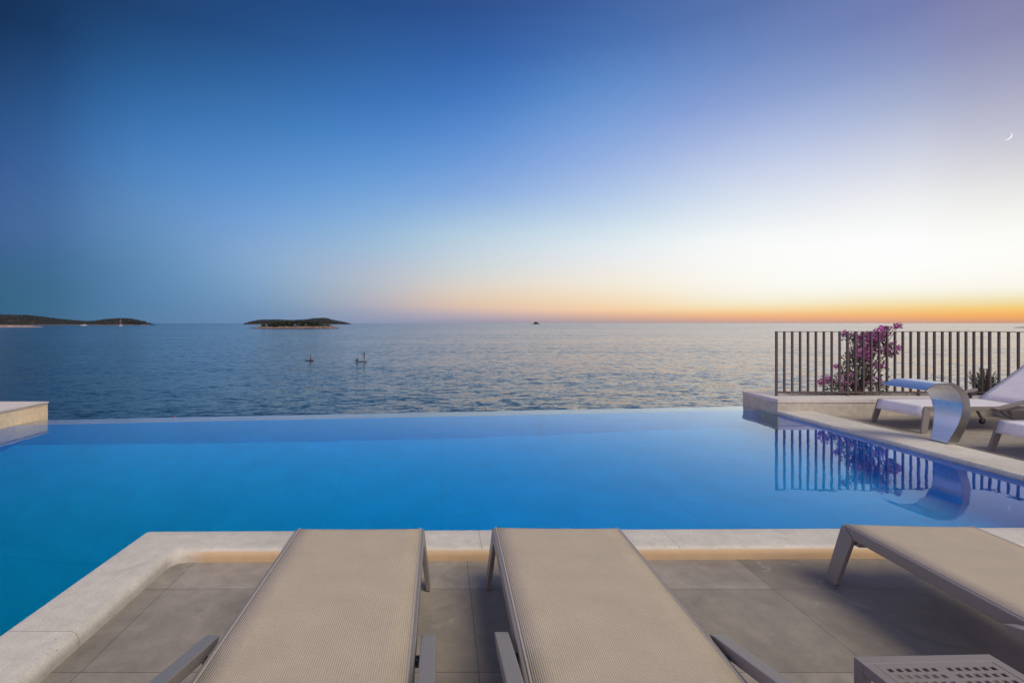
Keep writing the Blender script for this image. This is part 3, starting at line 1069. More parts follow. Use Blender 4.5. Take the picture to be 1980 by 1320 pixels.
def make_lounger(label, raised=False):
    r = empty('sun_lounger')
    fab = M_pale_sling if raised else M_sling
    tag(r, label, 'sun lounger', 'sun loungers around the pool')
    LEN = 2.05
    wi = LW - 0.044
    # seat fabric with its apron over the foot end
    pts = [(-0.062, 0.205), (-0.045, 0.26), (-0.026, 0.318), (-0.016, 0.334), (0.0, 0.3405), (0.03, ZS)]
    pts += [(0.03 + (HINGE - 0.03) * k / 8, ZS) for k in range(1, 9)]
    link('seat', sling_strip(pts, wi), fab, r)
    # rolled hems along the fabric
    for s in (-1, 1):
        bm = bmesh.new()
        hx = s * (wi / 2 + 0.0035)
        add_tube(bm, [(hx, -0.012, 0.3375), (hx, HINGE, 0.3375)], 0.0045, 6)
        link('hem', bm, M_hem, r)
    ang = R(36) if raised else 0.0
    bl = 0.84 if raised else LEN - HINGE - 0.004
    cb, sb = math.cos(ang), math.sin(ang)
    y0 = HINGE + 0.006
    bp = [(y0 + cb * bl * k / 6, ZS + sb * bl * k / 6) for k in range(7)]
    br_ = link('backrest', sling_strip(bp, wi), fab, r)
    # backrest frame
    bm = bmesh.new()
    for s in (-1, 1):
        m4 = Matrix.Translation((0, y0, ZS)) @ Matrix.Rotation(ang, 4, 'X')
        add_box(bm, (s * (wi / 2 - 0.012) - 0.011, 0, -0.034), (s * (wi / 2 - 0.012) + 0.011, bl - 0.02, -0.008), 0.004, 2, m4)
    add_box(bm, (-wi / 2 + 0.002, bl - 0.019, -0.034), (wi / 2 - 0.002, bl + 0.004, -0.008), 0.004, 2, m4)
    link('backrest_frame', bm, M_alu, r)
    for s in (-1, 1):
        xa, xb = sorted((s * (LW / 2 - 0.0225), s * LW / 2))
        # front leg bends out of the rail
        bm = bmesh.new()
        top = ZS - 0.004
        add_prism(bm, [(-0.006, top), (0.052, top - 0.058), (-0.022, 0.006), (-0.030, 0.0), (-0.092, 0.0), (-0.098, 0.006), (-0.026, top - 0.014)], xa, xb, 'x', 0.004, 2)
        for v in bm.verts:
            v.co.x += s * 0.032 * max(0.0, (top - 0.02 - v.co.z) / top)
        link('leg', bm, M_alu, r)
        bm = bmesh.new()
        add_prism(bm, [(-0.003, top), (LEN, top), (LEN, top - 0.056), (0.0545, top - 0.056)], xa, xb, 'x', 0.006, 3)
        link('side_rail', bm, M_alu, r)
        # armrest lifting out of the rail
        bm = bmesh.new()
        ax0, ax1 = sorted((s * (LW / 2 + 0.016), s * (LW / 2 + 0.066)))
        ya, za = 0.80, 0.318
        tt = math.tan(R(13.5))
        poly = [(ya, za + 0.002), (ya + 0.03, za + 0.012), (ya + 0.62, za + 0.01 + 0.62 * tt), (ya + 0.62, za - 0.026 + 0.62 * tt), (ya + 0.11, za - 0.030 + 0.09 * tt), (ya + 0.03, za - 0.014)]
        add_prism(bm, poly, ax0, ax1, 'x', 0.004, 2)
        arm = link('armrest', bm, M_alu, r)
        bm = bmesh.new()
        px = s * (LW / 2 + 0.008)
        add_box(bm, (px - 0.0075, 1.28, 0.285), (px + 0.0075, 1.32, 0.285 + 0.135), 0.002, 1)
        link('bracket', bm, M_black, arm)
        bm = bmesh.new()
        xq0, xq1 = sorted((s * (LW / 2 + 0.0005), s * (LW / 2 + 0.0205)))
        add_box(bm, (xq0, 0.90, 0.292), (xq1, 0.925, 0.318), 0.002, 1)
        link('bracket', bm, M_black, arm)
        # rear leg with its wheel
        bm = bmesh.new()
        xw = s * 0.20
        add_prism(bm, [(1.17, 0.285), (1.205, 0.285), (1.335, 0.045), (1.31, 0.03)], xw - 0.01, xw + 0.01, 'x', 0.003, 2)
        leg = link('leg', bm, M_alu, r)
        bm = bmesh.new()
        t = bmesh.new()
        bmesh.ops.create_cone(t, cap_ends=True, segments=28, radius1=0.040, radius2=0.040, depth=0.024)
        bmesh.ops.bevel(t, geom=[e for e in t.edges if len(e.link_faces) == 2 and any(len(f.verts) > 4 for f in e.link_faces)], offset=0.005, segments=2, affect='EDGES')
        merge(bm, t, Matrix.Translation((xw + s * 0.023, 1.335, 0.040)) @ Matrix.Rotation(PI / 2, 4, 'Y'))
        link('wheel', bm, M_black, leg)
    # cross bars
    for ya_, yb_, za_, zb_ in ((0.035, 0.06, 0.245, 0.27), (0.72, 0.75, 0.285, 0.325), (1.165, 1.21, 0.282, 0.322), (2.02, 2.048, 0.282, 0.322)):
        bm = bmesh.new()
        add_box(bm, (-LW / 2 + 0.023, ya_, za_), (LW / 2 - 0.023, yb_, zb_), 0.003, 1)
        link('crossbar', bm, M_alu, r)
    if raised:
        bm = bmesh.new()
        x = LW / 2 - 0.03
        pts = [(x, 0.96, 0.285), (x, 0.985, 0.262), (x, 1.03, 0.225), (x, 1.09, 0.192), (x, 1.17, 0.172), (x, 1.28, 0.166), (x, 1.75, 0.166)]
        add_tube(bm, pts + [(x, 1.78, 0.20), (x, 1.82, 0.28)], 0.007, 8)
        link('support_rod', bm, M_black, r)
        for s in (-1, 1):
            bm = bmesh.new()
            add_tube(bm, [(s * 0.24, 1.88, 0.30), (s * 0.24, HINGE + cb * 0.42, ZS + sb * 0.42 - 0.03)], 0.010, 8)
            link('prop', bm, M_alu, r)
    return r


flat0 = make_lounger('flat beige mesh lounger standing nearest the inner corner of the stone coping')
l1x = (570 + 822) / 2
p = at_y(l1x, 1025, 2.452)
flat0.location = (p.x, 2.452, 0)
flat0.rotation_euler = (0, 0, PI + R(0.3))


def place(src, label, x, y, rz):
    o = copy_tree(src)
    o['label'] = label
    o.location = (x, y, 0)
    o.rotation_euler = (0, 0, rz)
    return o


p = at_y((951 + 1202) / 2, 1022, 2.462)
place(flat0, 'flat beige mesh lounger in the middle of the three on the near terrace', p.x, 2.462, PI + R(-0.9))
place(flat0, 'flat beige mesh lounger beyond the perforated side table, running out of frame', 2.122 + LW / 2, 2.492, PI + R(-3.0))
back0 = make_lounger('pale mesh lounger with raised backrest behind the steel water spout', raised=True)
back0.location = (6.17, 6.39, 0)
back0.rotation_euler = (0, 0, -PI / 2)
place(back0, 'pale mesh lounger beside pool coping showing only its foot end at right frame edge', 6.10, 4.885, -PI / 2)

# ------------------------------------------------------------------ SIDE TABLE
tb = empty('side_table', (1.422, 1.20, 0), R(1.5))
tag(tb, 'small grey metal side table with perforated square holes in its top', 'side table')
TW, TD, TH = 0.412, 0.412, 0.42
bm = bmesh.new()
b_ = 0.030
for x0, y0, x1, y1 in ((-TW / 2, -TD / 2, TW / 2, -TD / 2 + b_), (-TW / 2, TD / 2 - b_, TW / 2, TD / 2), (-TW / 2, -TD / 2 + b_ + .0005, -TW / 2 + b_, TD / 2 - b_ - .0005), (TW / 2 - b_, -TD / 2 + b_ + .0005, TW / 2, TD / 2 - b_ - .0005)):
    add_box(bm, (x0, y0, TH - 0.030), (x1, y1, TH), 0.002, 2)
link('frame', bm, M_alu, tb)
# perforated panel: a grid with open cells
def cuts(half):
    pitch, hole = 0.0255, 0.0150
    gap = 0.020
    out = []
    tot = 12 * pitch - (pitch - hole) + gap
    x = -tot / 2
    for g_ in range(2):
        for k in range(6):
            out.append((x, x + hole))
            x += pitch
        x += gap
    return [-half] + [v for c in out for v in c] + [half]


hx = TW / 2 - b_ - 0.0015
cx_ = cuts(hx)
bm = bmesh.new()
zt, zb = TH - 0.001, TH - 0.004
NXc = len(cx_)
vt = [[bm.verts.new((x, y, zt)) for y in cx_] for x in cx_]
vb = [[bm.verts.new((x, y, zb)) for y in cx_] for x in cx_]
def solid(i, j):
    if not (0 <= i < NXc - 1 and 0 <= j < NXc - 1): return False
    return not (i % 2 == 1 and j % 2 == 1)
for i in range(NXc - 1):
    for j in range(NXc - 1):
        if not solid(i, j): continue
        bm.faces.new((vt[i][j], vt[i + 1][j], vt[i + 1][j + 1], vt[i][j + 1]))
        bm.faces.new((vb[i][j], vb[i][j + 1], vb[i + 1][j + 1], vb[i + 1][j]))
        for (di, dj, a, c) in ((-1, 0, (i, j), (i, j + 1)), (1, 0, (i + 1, j), (i + 1, j + 1)), (0, -1, (i, j), (i + 1, j)), (0, 1, (i, j + 1), (i + 1, j + 1))):
            if not solid(i + di, j + dj):
                bm.faces.new((vt[a[0]][a[1]], vt[c[0]][c[1]], vb[c[0]][c[1]], vb[a[0]][a[1]]))
link('top_panel', bm, M_alu, tb)
for sx in (-1, 1):
    for sy in (-1, 1):
        bm = bmesh.new()
        x0, x1 = sorted((sx * TW / 2, sx * (TW / 2 - 0.028)))
        y0, y1 = sorted((sy * TD / 2, sy * (TD / 2 - 0.028)))
        add_box(bm, (x0, y0, 0.0), (x1, y1, TH - 0.0305), 0.002, 2)
        link('leg', bm, M_alu, tb)

# ------------------------------------------------------------------ PLANTS
M_leaf = simple('bougainvillea_leaf', (0.055, 0.068, 0.034), rough=0.55, var=0.45, scale=6)
M_bract = simple('bougainvillea_bract', (0.50, 0.165, 0.37), rough=0.6, var=0.4, scale=7)
M_twig = simple('twig_bark', (0.07, 0.048, 0.035), rough=0.9, var=0.3, scale=30)
M_rosem = simple('rosemary_needles', (0.040, 0.062, 0.036), rough=0.7, var=0.4, scale=10)
M_dry = simple('dry_shoots', (0.16, 0.085, 0.062), rough=0.8, var=0.5, scale=8)


def leaf(bm, c, ln, wd, d, up, fold=0.25):
    d = d.normalized()
    s = d.cross(up)
    if s.length < 1e-4: s = Vector((1, 0, 0))
    s.normalize()
    n = s.cross(d).normalized()
    a = bm.verts.new(c)
    l = bm.verts.new(c + d * ln * 0.45 + s * wd / 2 + n * wd * fold)
    r_ = bm.verts.new(c + d * ln * 0.45 - s * wd / 2 + n * wd * fold)
    e = bm.verts.new(c + d * ln - n * ln * 0.1)
    m_ = bm.verts.new(c + d * ln * 0.5)
    bm.faces.new((a, l, m_))
    bm.faces.new((l, e, m_))
    bm.faces.new((a, m_, r_))
    bm.faces.new((m_, e, r_))


def rnd_dir():
    while True:
        v = Vector((random.uniform(-1, 1), random.uniform(-1, 1), random.uniform(-1, 1)))
        if 0.05 < v.length < 1: return v.normalized()


def in_blob(px, py, rx, ry, y, dy):
    while True:
        u, v, w = random.uniform(-1, 1), random.uniform(-1, 1), random.uniform(-1, 1)
        if u * u + v * v + w * w <= 1: break
    return at_y(px + u * rx, py + v * ry, y + w * dy)


BY = 7.72
bou = empty('bougainvillea', (6.6, BY, 0.20))
tag(bou, 'purple flowering bougainvillea growing through the iron fence bars', 'shrub')
root = Vector((at_y(1655, 760, BY).x, BY, 0.20))
off = Vector((6.6, BY, 0.20))
limbs = [(1650, 700), (1668, 660), (1688, 650), (1700, 634), (1722, 634), (1738, 629), (1640, 648), (1625, 710), (1600, 735), (1588, 742), (1690, 700), (1730, 668), (1722, 682), (1660, 735), (1690, 742), (1640, 740), (1612, 752)]
bm = bmesh.new()
tw = bmesh.new()
fl = bmesh.new()
for px, py in limbs:
    e = at_y(px, py, BY + random.uniform(-0.12, 0.12))
    mid = root.lerp(e, 0.5) + Vector((random.uniform(-0.08, 0.08), random.uniform(-0.06, 0.06), 0.10))
    pts = [((root * (1 - t) ** 2 + mid * 2 * t * (1 - t) + e * t * t) - off) for t in [k / 7 for k in range(8)]]
    add_tube(tw, pts, [0.011 - 0.0012 * k for k in range(8)], 6)
    for k in range(2, 8):
        for _ in range(7):
            c = pts[k] + rnd_dir() * random.uniform(0.0, 0.05)
            leaf(bm, c, random.uniform(0.022, 0.036), random.uniform(0.014, 0.022), rnd_dir(), rnd_dir())
green = [(1655, 715, 32, 38, 420), (1640, 735, 34, 22, 300), (1690, 715, 30, 30, 170), (1690, 745, 34, 14, 170), (1655, 690, 28, 20, 180), (1700, 668, 28, 16, 160), (1608, 745, 22, 12, 90), (1717, 678, 14, 14, 50), (1668, 660, 30, 20, 130), (1715, 640, 12, 8, 40), (1735, 630, 8, 4, 22), (1640, 650, 16, 8, 36)]
for px, py, rx, ry, n in green:
    for _ in range(int(n * 1.1)):
        leaf(bm, in_blob(px, py, rx, ry, BY, 0.17) - off, random.uniform(0.030, 0.050), random.uniform(0.020, 0.034), rnd_dir(), rnd_dir())
purple = [(1675, 665, 30, 24, 200), (1690, 652, 26, 14, 130), (1668, 688, 24, 14, 110), (1705, 642, 18, 12, 90), (1650, 650, 22, 6, 36), (1632, 645, 7, 5, 24), (1722, 675, 18, 16, 56), (1735, 630, 10, 4, 22), (1637, 738, 24, 22, 60), (1588, 738, 9, 6, 26), (1600, 730, 12, 7, 20), (1620, 707, 7, 5, 22), (1700, 706, 14, 6, 26), (1738, 672, 6, 4, 12), (1690, 740, 18, 10, 18)]
for px, py, rx, ry, n in purple:
    for _ in range(n):
        c = in_blob(px, py, rx, ry, BY - 0.03, 0.15) - off
        ax = rnd_dir()
        for k in range(3):
            leaf(fl, c, random.uniform(0.032, 0.046), random.uniform(0.028, 0.040), (rnd_dir() * 0.9 + ax).normalized(), rnd_dir(), 0.15)
link('branches', tw, M_twig, bou)
link('leaves', bm, M_leaf, bou)
link('flowers', fl, M_bract, bou)

# low cover in the planter bed
bm = bmesh.new()
for _ in range(900):
    x = random.uniform(5.62, 8.6)
    hgt = 0.10 * max(0.1, mnoise.noise(Vector((x * 2.2, 1, 1))) + 0.45)
    c = Vector((x, random.uniform(7.63, 7.9), 0.19 + random.uniform(0, hgt)))
    leaf(bm, c, random.uniform(0.02, 0.035), random.uniform(0.012, 0.02), rnd_dir(), rnd_dir())
for _ in range(500):
    c = Vector((random.uniform(8.8, 9.1), random.uniform(3, 7.2), 0.18 + random.uniform(0, 0.08)))
    leaf(bm, c, random.uniform(0.02, 0.035), random.uniform(0.012, 0.02), rnd_dir(), rnd_dir())
tag(link('ground_cover', bm, M_leaf), 'low dark green ground cover along the fence foot in the planter', 'ground cover', kind='stuff')


def rosemary(label, px, py_top, y, spread, n):
    base = at_y(px, 748, y)
    r = empty('rosemary_shrub', (base.x, y, 0.19))
    tag(r, label, 'shrub')
    bm, tw = bmesh.new(), bmesh.new()
    ht = at_y(px, py_top, y).z - 0.19
    for i in range(n):
        a = random.uniform(-1, 1)
        d = Vector((a * spread, random.uniform(-0.1, 0.1), 0))
        tip = d + Vector((a * 0.03, 0, ht * (1 - 0.30 * abs(a)) * random.uniform(0.5, 1.0)))
        pts = [d * 0.35 * (1 - t) + (d * (0.35 + 0.65 * t) if t > 0 else Vector()) * t + Vector((0, 0, tip.z * t)) for t in (0, .25, .5, .75, 1)]
        add_tube(tw, pts, [.005, .004, .0035, .003, .002], 5)
        for k in range(95):
            t = random.uniform(0.1, 1.0)
            q = pts[int(t * 3.999)].lerp(pts[int(t * 3.999) + 1], (t * 3.999) % 1)
            dd = rnd_dir()
            dd.z = abs(dd.z) * 0.6 + 0.5
            leaf(bm, q, random.uniform(0.020, 0.034), 0.007, dd, rnd_dir())
    link('stems', tw, M_twig, r)
    link('needles', bm, M_rosem, r)
    return r


rosemary('dark upright rosemary behind the fence beside raised lounger back', 1903, 705, 7.78, 0.22, 60)


def shore_plant(name, label, cat, px, row_tip, y, spread_px, n, leafmat, small=0.02, group=None):
    tip = at_y(px, row_tip, y)
    zb = tip.z - 0.75
    r = empty(name, (tip.x, y, zb))
    tag(r, label, cat, group)
    sp_m = spread_px * y / F
    tw, lf = bmesh.new(), bmesh.new()
    for i in range(n):
        a = random.uniform(-1, 1)
        h = 0.75 * random.uniform(0.82, 1.0) if i else 0.75
        e = Vector((a * sp_m, random.uniform(-0.2, 0.2), h))
        pts = [Vector((e.x * t * (0.4 + 0.6 * t), e.y * t, e.z * t)) for t in (0, .33, .66, 1)]
        add_tube(tw, pts, [.007, .005, .004, .002], 5)
        for k in range(26):
            t = random.uniform(0.55, 1)
            q = pts[int(t * 2.999)].lerp(pts[int(t * 2.999) + 1], (t * 2.999) % 1)
            leaf(lf, q + rnd_dir() * 0.012, random.uniform(0.6, 1.2) * small, random.uniform(0.4, 0.7) * small, rnd_dir(), rnd_dir())
    link('stems', tw, M_twig, r)
    link('leaves', lf, leafmat, r)
    return r


shore_plant('shore_shrub', 'reddish shrub tips peeping over the pool edge left of centre', 'shrub', 700, 794.0, 9.2, 36, 16, M_dry, 0.03)
shore_plant('shore_shrub', 'dry brown shrub tips peeping over the pool edge near the centre', 'shrub', 932, 788.5, 9.4, 24, 12, M_dry, 0.03)
M_red = simple('red_petal', (0.42, 0.03, 0.03), rough=0.6, var=0.2)
fp = shore_plant('red_flower', 'single small red flower head just above the pool edge', 'flower', 343.5, 801, 8.6, 1.0, 1, M_red, 0.055)

# fallen leaf on the terrace
bm = bmesh.new()
lp = at_z(1627, 801, 0.004)
leaf(bm, Vector((0, 0, 0.012)), 0.07, 0.03, Vector((1, 0.3, 0.12)), Vector((0, 0, 1)))
leaf(bm, Vector((0.01, 0.01, 0.02)), 0.05, 0.02, Vector((0.6, 0.8, 0.5)), Vector((0, 0, 1)))
o = link('fallen_leaf', bm, M_black, loc=(lp.x, lp.y, 0.0))
tag(o, 'small dark fallen leaf on the terrace before the planter wall', 'leaf')

# ------------------------------------------------------------------ BOATS
M_hull = simple('white_gelcoat', (0.62, 0.63, 0.66), rough=0.35, var=0.05, scale=0.5)
M_glass = simple('dark_boat_glass', (0.02, 0.025, 0.03), rough=0.1, var=0.1)
M_mast = simple('mast_alloy', (0.5, 0.5, 0.52), rough=0.4, var=0.05)


def hull(L, B, H):
    bm = bmesh.new()
    secs = []
    for i in range(13):
        t = i / 12
        w = B / 2 * (0.82 + 0.18 * math.sin(PI * min(1, t * 1.4))) * (1 - max(0, t - 0.55) ** 2 / 0.2025 * 0.98)
        sh = H * (0.82 + 0.30 * t * t)
        x = -L / 2 + L * t
        secs.append([bm.verts.new((x, y, z)) for y, z in ((-w, sh), (-w * 0.9, H * 0.35), (-w * 0.55, -0.25), (w * 0.55, -0.25), (w * 0.9, H * 0.35), (w, sh))])
    for a, b in zip(secs, secs[1:]):
        for k in range(5): bm.faces.new((a[k], a[k + 1], b[k + 1], b[k]))
        bm.faces.new((a[0], b[0], b[5], a[5]))
    bm.faces.new(secs[0])
    bm.faces.new(secs[-1][::-1])
    return bm


pb = at_z(162, 629.4, SEA)
mb = empty('motor_boat', (pb.x, pb.y, SEA), R(184))
tag(mb, 'white motor boat moored off the long wooded island', 'boat')
link('hull', hull(17, 4.6, 1.7), M_hull, mb)
bm = bmesh.new()
add_prism(bm, [(-5.5, 1.5), (-5.2, 2.9), (1.6, 2.9), (4.2, 1.7)], -1.6, 1.6, 'y', 0.12, 2)
link('cabin', bm, M_hull, mb)
bm = bmesh.new()
add_prism(bm, [(-4.8, 2.1), (-4.7, 2.6), (1.5, 2.6), (2.6, 2.1)], -1.66, 1.66, 'y')
link('window', bm, M_glass, mb)
bm = bmesh.new()
add_prism(bm, [(-3.5, 2.92), (-3.1, 3.6), (0.2, 3.5), (0.6, 2.92)], -1.2, 1.2, 'y', 0.1, 2)
link('flybridge', bm, M_hull, mb)

ps = at_z(233.2, 629.9, SEA)
sb = empty('sailing_boat', (ps.x, ps.y, SEA), R(176))
tag(sb, 'white sailing boat with a bare mast off the wooded island', 'boat')
link('hull', hull(10.8, 3.3, 1.3), M_hull, sb)
bm = bmesh.new()
add_prism(bm, [(-2.6, 1.2), (-2.4, 1.9), (1.0, 1.85), (2.2, 1.3)], -1.0, 1.0, 'y', 0.1, 2)
link('cabin', bm, M_hull, sb)
bm = bmesh.new()
add_tube(bm, [(0.6, 0, 1.2), (0.6, 0, 10), (0.6, 0, 19.5)], [0.20, 0.18, 0.12], 8)
link('mast', bm, M_mast, sb)
bm = bmesh.new()
add_tube(bm, [(0.4, 0, 2.7), (-3.9, 0, 2.8)], 0.2, 8)
link('boom', bm, M_mast, sb)
for a, b in (((5.2, 0, 1.5), (0.6, 0, 19.3)), ((-5.2, 0, 1.3), (0.6, 0, 19.3))):
    bm = bmesh.new()
    add_tube(bm, [a, b], 0.05, 5)
    link('rigging', bm, M_mast, sb)

# ------------------------------------------------------------------ PADDLERS
M_skin = simple('skin', (0.10, 0.05, 0.036), rough=0.6, var=0.08)
M_hair = simple('dark_hair', (0.015, 0.011, 0.009), rough=0.7, var=0.2)
M_short = simple('dark_swimwear', (0.02, 0.022, 0.035), rough=0.7, var=0.2)
M_board = simple('board_foam', (0.018, 0.022, 0.034), rough=0.4, var=0.15, scale=2)
M_paddle = simple('paddle_carbon', (0.03, 0.03, 0.032), rough=0.4, var=0.1)


def skin_obj(name, joints, edges, mat, parent=None, rootv=0):
    me = bpy.data.meshes.new(name)
    me.from_pydata([j[0] for j in joints], edges, [])
    o = bpy.data.objects.new(name, me)
    COL.objects.link(o)
    me.materials.append(mat)
    md = o.modifiers.new('Skin', 'SKIN')
    md.use_smooth_shade = True
    for i, v in enumerate(me.skin_vertices[0].data):
        v.radius = joints[i][1]
        v.use_root = (i == rootv)
    ss = o.modifiers.new('Subsurf', 'SUBSURF')
    ss.levels = ss.render_levels = 2
    if parent: o.parent = parent
    return o


def board(label, px0, px1, row, rz=PI):
    """paddleboard whose nose points along local +x."""
    a, b = at_z(px0, row, SEA), at_z(px1, row, SEA)
    c = (a + b) / 2
    L = min(3.4, (b - a).length)
    r = empty('paddleboard', (c.x, c.y, SEA + 0.03), rz)
    tag(r, label, 'paddleboard', 'paddleboards on the sea')
    bm = bmesh.new()
    out = []
    for i in range(28):
        t = 2 * PI * i / 28
        x = math.cos(t)
        out.append((L / 2 * x, 0.33 * math.copysign(abs(math.sin(t)) ** 0.75, math.sin(t))))
    add_prism(bm, out, 0.0, 0.10, 'z', 0.03, 2)
    for v in bm.verts:
        v.co.z += 0.16 * max(0, v.co.x / (L / 2) - 0.5) ** 1.6
    link('deck', bm, M_board, r)
    bm = bmesh.new()
    add_prism(bm, [(-L / 2 + 0.2, 0.0), (-L / 2 + 0.42, 0.0), (-L / 2 + 0.2, -0.22)], -0.008, 0.008, 'y')
    link('fin', bm, M_paddle, r)
    return r, c


def paddle(label, top, low):
    d = (Vector(low) - Vector(top))
    r = empty('paddle', top)
    tag(r, label, 'paddle', 'paddles held by the paddlers')
    n = d.normalized()
    bm = bmesh.new()
    add_tube(bm, [(0, 0, 0), tuple(d * 0.78)], 0.016, 8)
    add_tube(bm, [(-0.05, 0, 0), (0.05, 0, 0)], 0.016, 6)
    link('shaft', bm, M_paddle, r)
    bm = bmesh.new()
    s = Vector((0, 1, 0))
    th = n.cross(s).normalized() * 0.012
    prof = [(0.78, 0.02), (0.84, 0.085), (0.92, 0.10), (1.0, 0.06)]
    prev = None
    for t, w in prof:
        c = d * t
        row = [bm.verts.new(c + s * w + th), bm.verts.new(c - s * w + th), bm.verts.new(c - s * w - th), bm.verts.new(c + s * w - th)]
        if prev:
            for k in range(4): bm.faces.new((prev[k], prev[(k + 1) % 4], row[(k + 1) % 4], row[k]))
        else: bm.faces.new(row)
        prev = row
    bm.faces.new(prev)
    link('blade', bm, M_paddle, r)
    return r


def hand(joints, edges, wrist, d, idx, curl=Vector((0, 0, -1))):
    d = Vector(d).normalized()
    side = d.cross(Vector(curl)).normalized()
    base = len(joints)
    palm = Vector(wrist) + d * 0.06
    joints.append((tuple(palm), (0.030, 0.022)))
    edges.append((idx, base))
    for k, (o_, ln) in enumerate(((-0.030, .062), (-0.010, .075), (0.010, .07), (0.030, .055))):
        a = palm + d * 0.045 + side * o_
        b = a + (d * 0.6 + Vector(curl) * 0.5) * ln * 0.6
        c = b + (Vector(curl)) * ln * 0.5
        j = len(joints)
        joints += [(tuple(a), (0.010, 0.010)), (tuple(b), (0.009, 0.009)), (tuple(c), (0.008, 0.008))]
        edges += [(base, j), (j, j + 1), (j + 1, j + 2)]
    j = len(joints)
    t0 = Vector(wrist) + d * 0.03 + side * -0.035
    joints += [(tuple(t0), (0.011, 0.011)), (tuple(t0 + d * 0.04 + Vector(curl) * 0.03), (0.009, 0.009))]
    edges += [(base, j), (j, j + 1)]


# standing paddler (travels to the left, local -x is forward)
b1, c1 = board('longer dark paddleboard under the standing paddler', 685.5, 710, 699.3)
feet = at_z(704.5, 699.3, SEA)
fz = SEA + 0.13
st_l = empty
J = [((0, 0, .92), (.125, .105)), ((0, 0, 1.05), (.12, .095)), ((-.01, 0, 1.25), (.15, .10)), ((-.02, 0, 1.40), (.145, .09)), ((-.035, 0, 1.48), (.055, .052)), ((-.05, 0, 1.57), (.066, .075)), ((-.055, 0, 1.66), (.078, .088)), ((-.05, 0, 1.73), (.05, .055)),
     ((0, .10, .86), (.095, .09)), ((-.03, .13, .47), (.062, .06)), ((.0, .15, .10), (.042, .042)), ((-.11, .16, .03), (.04, .028)),
     ((0, -.10, .86), (.095, .09)), ((-.03, -.13, .47), (.062, .06)), ((.0, -.15, .10), (.042, .042)), ((-.11, -.16, .03), (.04, .028)),
     ((-.02, .18, 1.40), (.06, .06)), ((-.10, .24, 1.16), (.044, .044)), ((-.28, .22, 1.20), (.03, .03)),
     ((-.02, -.18, 1.40), (.06, .06)), ((-.12, -.26, 1.20), (.044, .044)), ((-.26, -.10, 1.02), (.03, .03))]
E = [(0, 1), (1, 2), (2, 3), (3, 4), (4, 5), (5, 6), (6, 7), (0, 8), (8, 9), (9, 10), (10, 11), (0, 12), (12, 13), (13, 14), (14, 15), (3, 16), (16, 17), (17, 18), (3, 19), (19, 20), (20, 21)]
J2, E2 = list(J), list(E)
hand(J2, E2, J[18][0], (-1, -.2, .1), 18)
hand(J2, E2, J[21][0], (-1, .2, -.1), 21)
person = skin_obj('person', J2, E2, M_skin)
person.location = (feet.x, feet.y, fz)
tag(person, 'standing paddler in dark shorts holding a paddle on the longer board', 'person', 'paddlers out on the sea')
bm = bmesh.new()
add_ico(bm, (-.035, 0, 1.675), 0.098, 2, 0.02, (1, .95, 1.02))
link('hair', bm, M_hair, person)
skin_obj('shorts', [((0, 0, .98), (.135, .115)), ((0, 0, .88), (.14, .12)), ((0, .10, .82), (.105, .10)), ((-.015, .12, .62), (.09, .088)), ((0, -.10, .82), (.105, .10)), ((-.015, -.12, .62), (.09, .088))], [(0, 1), (1, 2), (2, 3), (1, 4), (4, 5)], M_short, person)
paddle('paddle in the hands of the standing paddler', (feet.x - .31, feet.y + .24, fz + 1.30), (feet.x - .42, feet.y - .34, SEA - .12))
bm = bmesh.new()
add_ico(bm, (0, 0, .19), 0.22, 3, 0.04, (1.15, .8, .9))
add_ico(bm, (.10, 0, .40), 0.10, 2, 0.04, (1.0, .8, .8))
bg_ = at_z(690.5, 699.3, SEA)
o = link('bundle', bm, M_short, smooth=True, loc=(bg_.x, bg_.y, SEA + 0.17))
tag(o, 'dark bundle lying on the bow of the longer paddleboard', 'bundle')

# kneeling paddler
b2, c2 = board('shorter paddleboard under the kneeling paddler', 588.5, 607, 697.4)
kn = at_z(600.8, 697.4, SEA)
J = [((.10, 0, .30), (.13, .11)), ((.08, 0, .45), (.12, .095)), ((.04, 0, .64), (.145, .10)), ((.0, 0, .78), (.14, .09)), ((-.02, 0, .86), (.052, .05)), ((-.035, 0, .95), (.064, .074)), ((-.04, 0, 1.03), (.076, .086)), ((-.035, 0, 1.09), (.05, .055)),
     ((.06, .10, .26), (.09, .09)), ((-.22, .15, .09), (.062, .06)), ((.16, .16, .06), (.042, .042)), ((.30, .16, .04), (.04, .03)),
     ((.06, -.10, .26), (.09, .09)), ((-.22, -.15, .09), (.062, .06)), ((.16, -.16, .06), (.042, .042)), ((.30, -.16, .04), (.04, .03)),
     ((0, .18, .77), (.056, .056)), ((-.18, .24, .70), (.042, .042)), ((-.40, .18, .80), (.03, .03)),
     ((0, -.18, .77), (.056, .056)), ((-.14, -.26, .60), (.042, .042)), ((-.32, -.18, .46), (.03, .03))]
J2, E2 = list(J), list(E)
hand(J2, E2, J[18][0], (-1, -.1, .1), 18)
hand(J2, E2, J[21][0], (-1, .1, -.1), 21)
person2 = skin_obj('person', J2, E2, M_skin)
person2.location = (kn.x, kn.y, fz)
tag(person2, 'kneeling paddler reaching forward with a paddle on the shorter board', 'person', 'paddlers out on the sea')
bm = bmesh.new()
add_ico(bm, (-.02, 0, 1.045), 0.097, 2, 0.02, (1, .95, 1.02))
link('hair', bm, M_hair, person2)
skin_obj('shorts', [((.10, 0, .38), (.14, .12)), ((.10, 0, .28), (.14, .12)), ((.04, .10, .25), (.10, .10)), ((-.10, .13, .17), (.082, .08)), ((.04, -.10, .25), (.10, .10)), ((-.10, -.13, .17), (.082, .08))], [(0, 1), (1, 2), (2, 3), (1, 4), (4, 5)], M_short, person2)
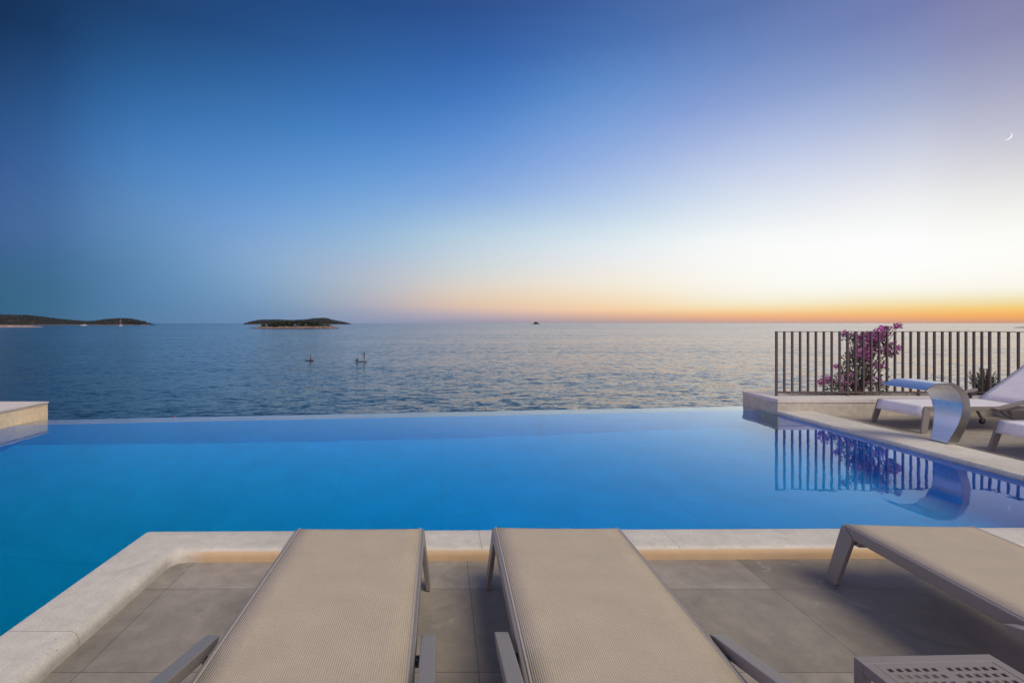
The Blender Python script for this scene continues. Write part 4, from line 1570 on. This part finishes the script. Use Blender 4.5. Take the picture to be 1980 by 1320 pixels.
paddle('paddle in the hands of the kneeling paddler', (kn.x - .46, kn.y + .20, fz + .92), (kn.x - .50, kn.y - .36, SEA - .2))

# ------------------------------------------------------------------ MOON (the sunlit lune of its sphere)
MD = 12000.0
mc = at_y(1944.5, 263.0, MD) 
mr = 8.0 * MD / F
M_moon = bpy.data.materials.new('moonlit_rock')
M_moon.use_nodes = True
nt = NT(M_moon.node_tree)
nt.n.remove(nt.n['Principled BSDF'])
em = nt.new('ShaderNodeEmission')
em.inputs['Color'].default_value = (1.0, 0.99, 0.97, 1)
em.inputs['Strength'].default_value = 2.2
nt.link(em.outputs[0], nt.n['Material Output'].inputs['Surface'])
bm = bmesh.new()
view = (mc - Vector((0, 0, EYE))).normalized()
right = view.cross(Vector((0, 0, 1))).normalized()
upv = right.cross(view).normalized()
ca = R(-38)
ux = right * math.cos(ca) + upv * math.sin(ca)      # towards the bright limb
uy = upv * math.cos(ca) - right * math.sin(ca)
NL, NT_ = 14, 40
gridv = []
phase = R(21)
for i in range(NL + 1):
    ph = PI / 2 - phase * i / NL       # angle from the viewer direction: 90 deg is the limb
    row = []
    for k in range(NT_ + 1):
        th = -PI / 2 + PI * k / NT_
        dirn = uy * math.sin(th) + (ux * math.sin(ph) - view * math.cos(ph)) * math.cos(th)
        row.append(bm.verts.new(mc + dirn * mr))
    gridv.append(row)
for i in range(NL):
    for k in range(NT_):
        try: bm.faces.new((gridv[i][k], gridv[i + 1][k], gridv[i + 1][k + 1], gridv[i][k + 1]))
        except ValueError: pass
bmesh.ops.remove_doubles(bm, verts=bm.verts[:], dist=mr * 1e-4)
o = link('moon', bm, M_moon)
tag(o, 'thin white crescent moon in the pale evening sky', 'moon')

# ------------------------------------------------------------------ render settings
SC.render.engine = 'CYCLES'
SC.view_settings.view_transform = 'Standard'
SC.view_settings.look = 'None'
SC.view_settings.exposure = 0.0
SC.view_settings.gamma = 1.0
SC.cycles.use_denoising = True
SC.cycles.max_bounces = 12
SC.cycles.transmission_bounces = 8
SC.cycles.caustics_refractive = True
SC.cycles.blur_glossy = 0.3
SC.cycles.sample_clamp_indirect = 4.0
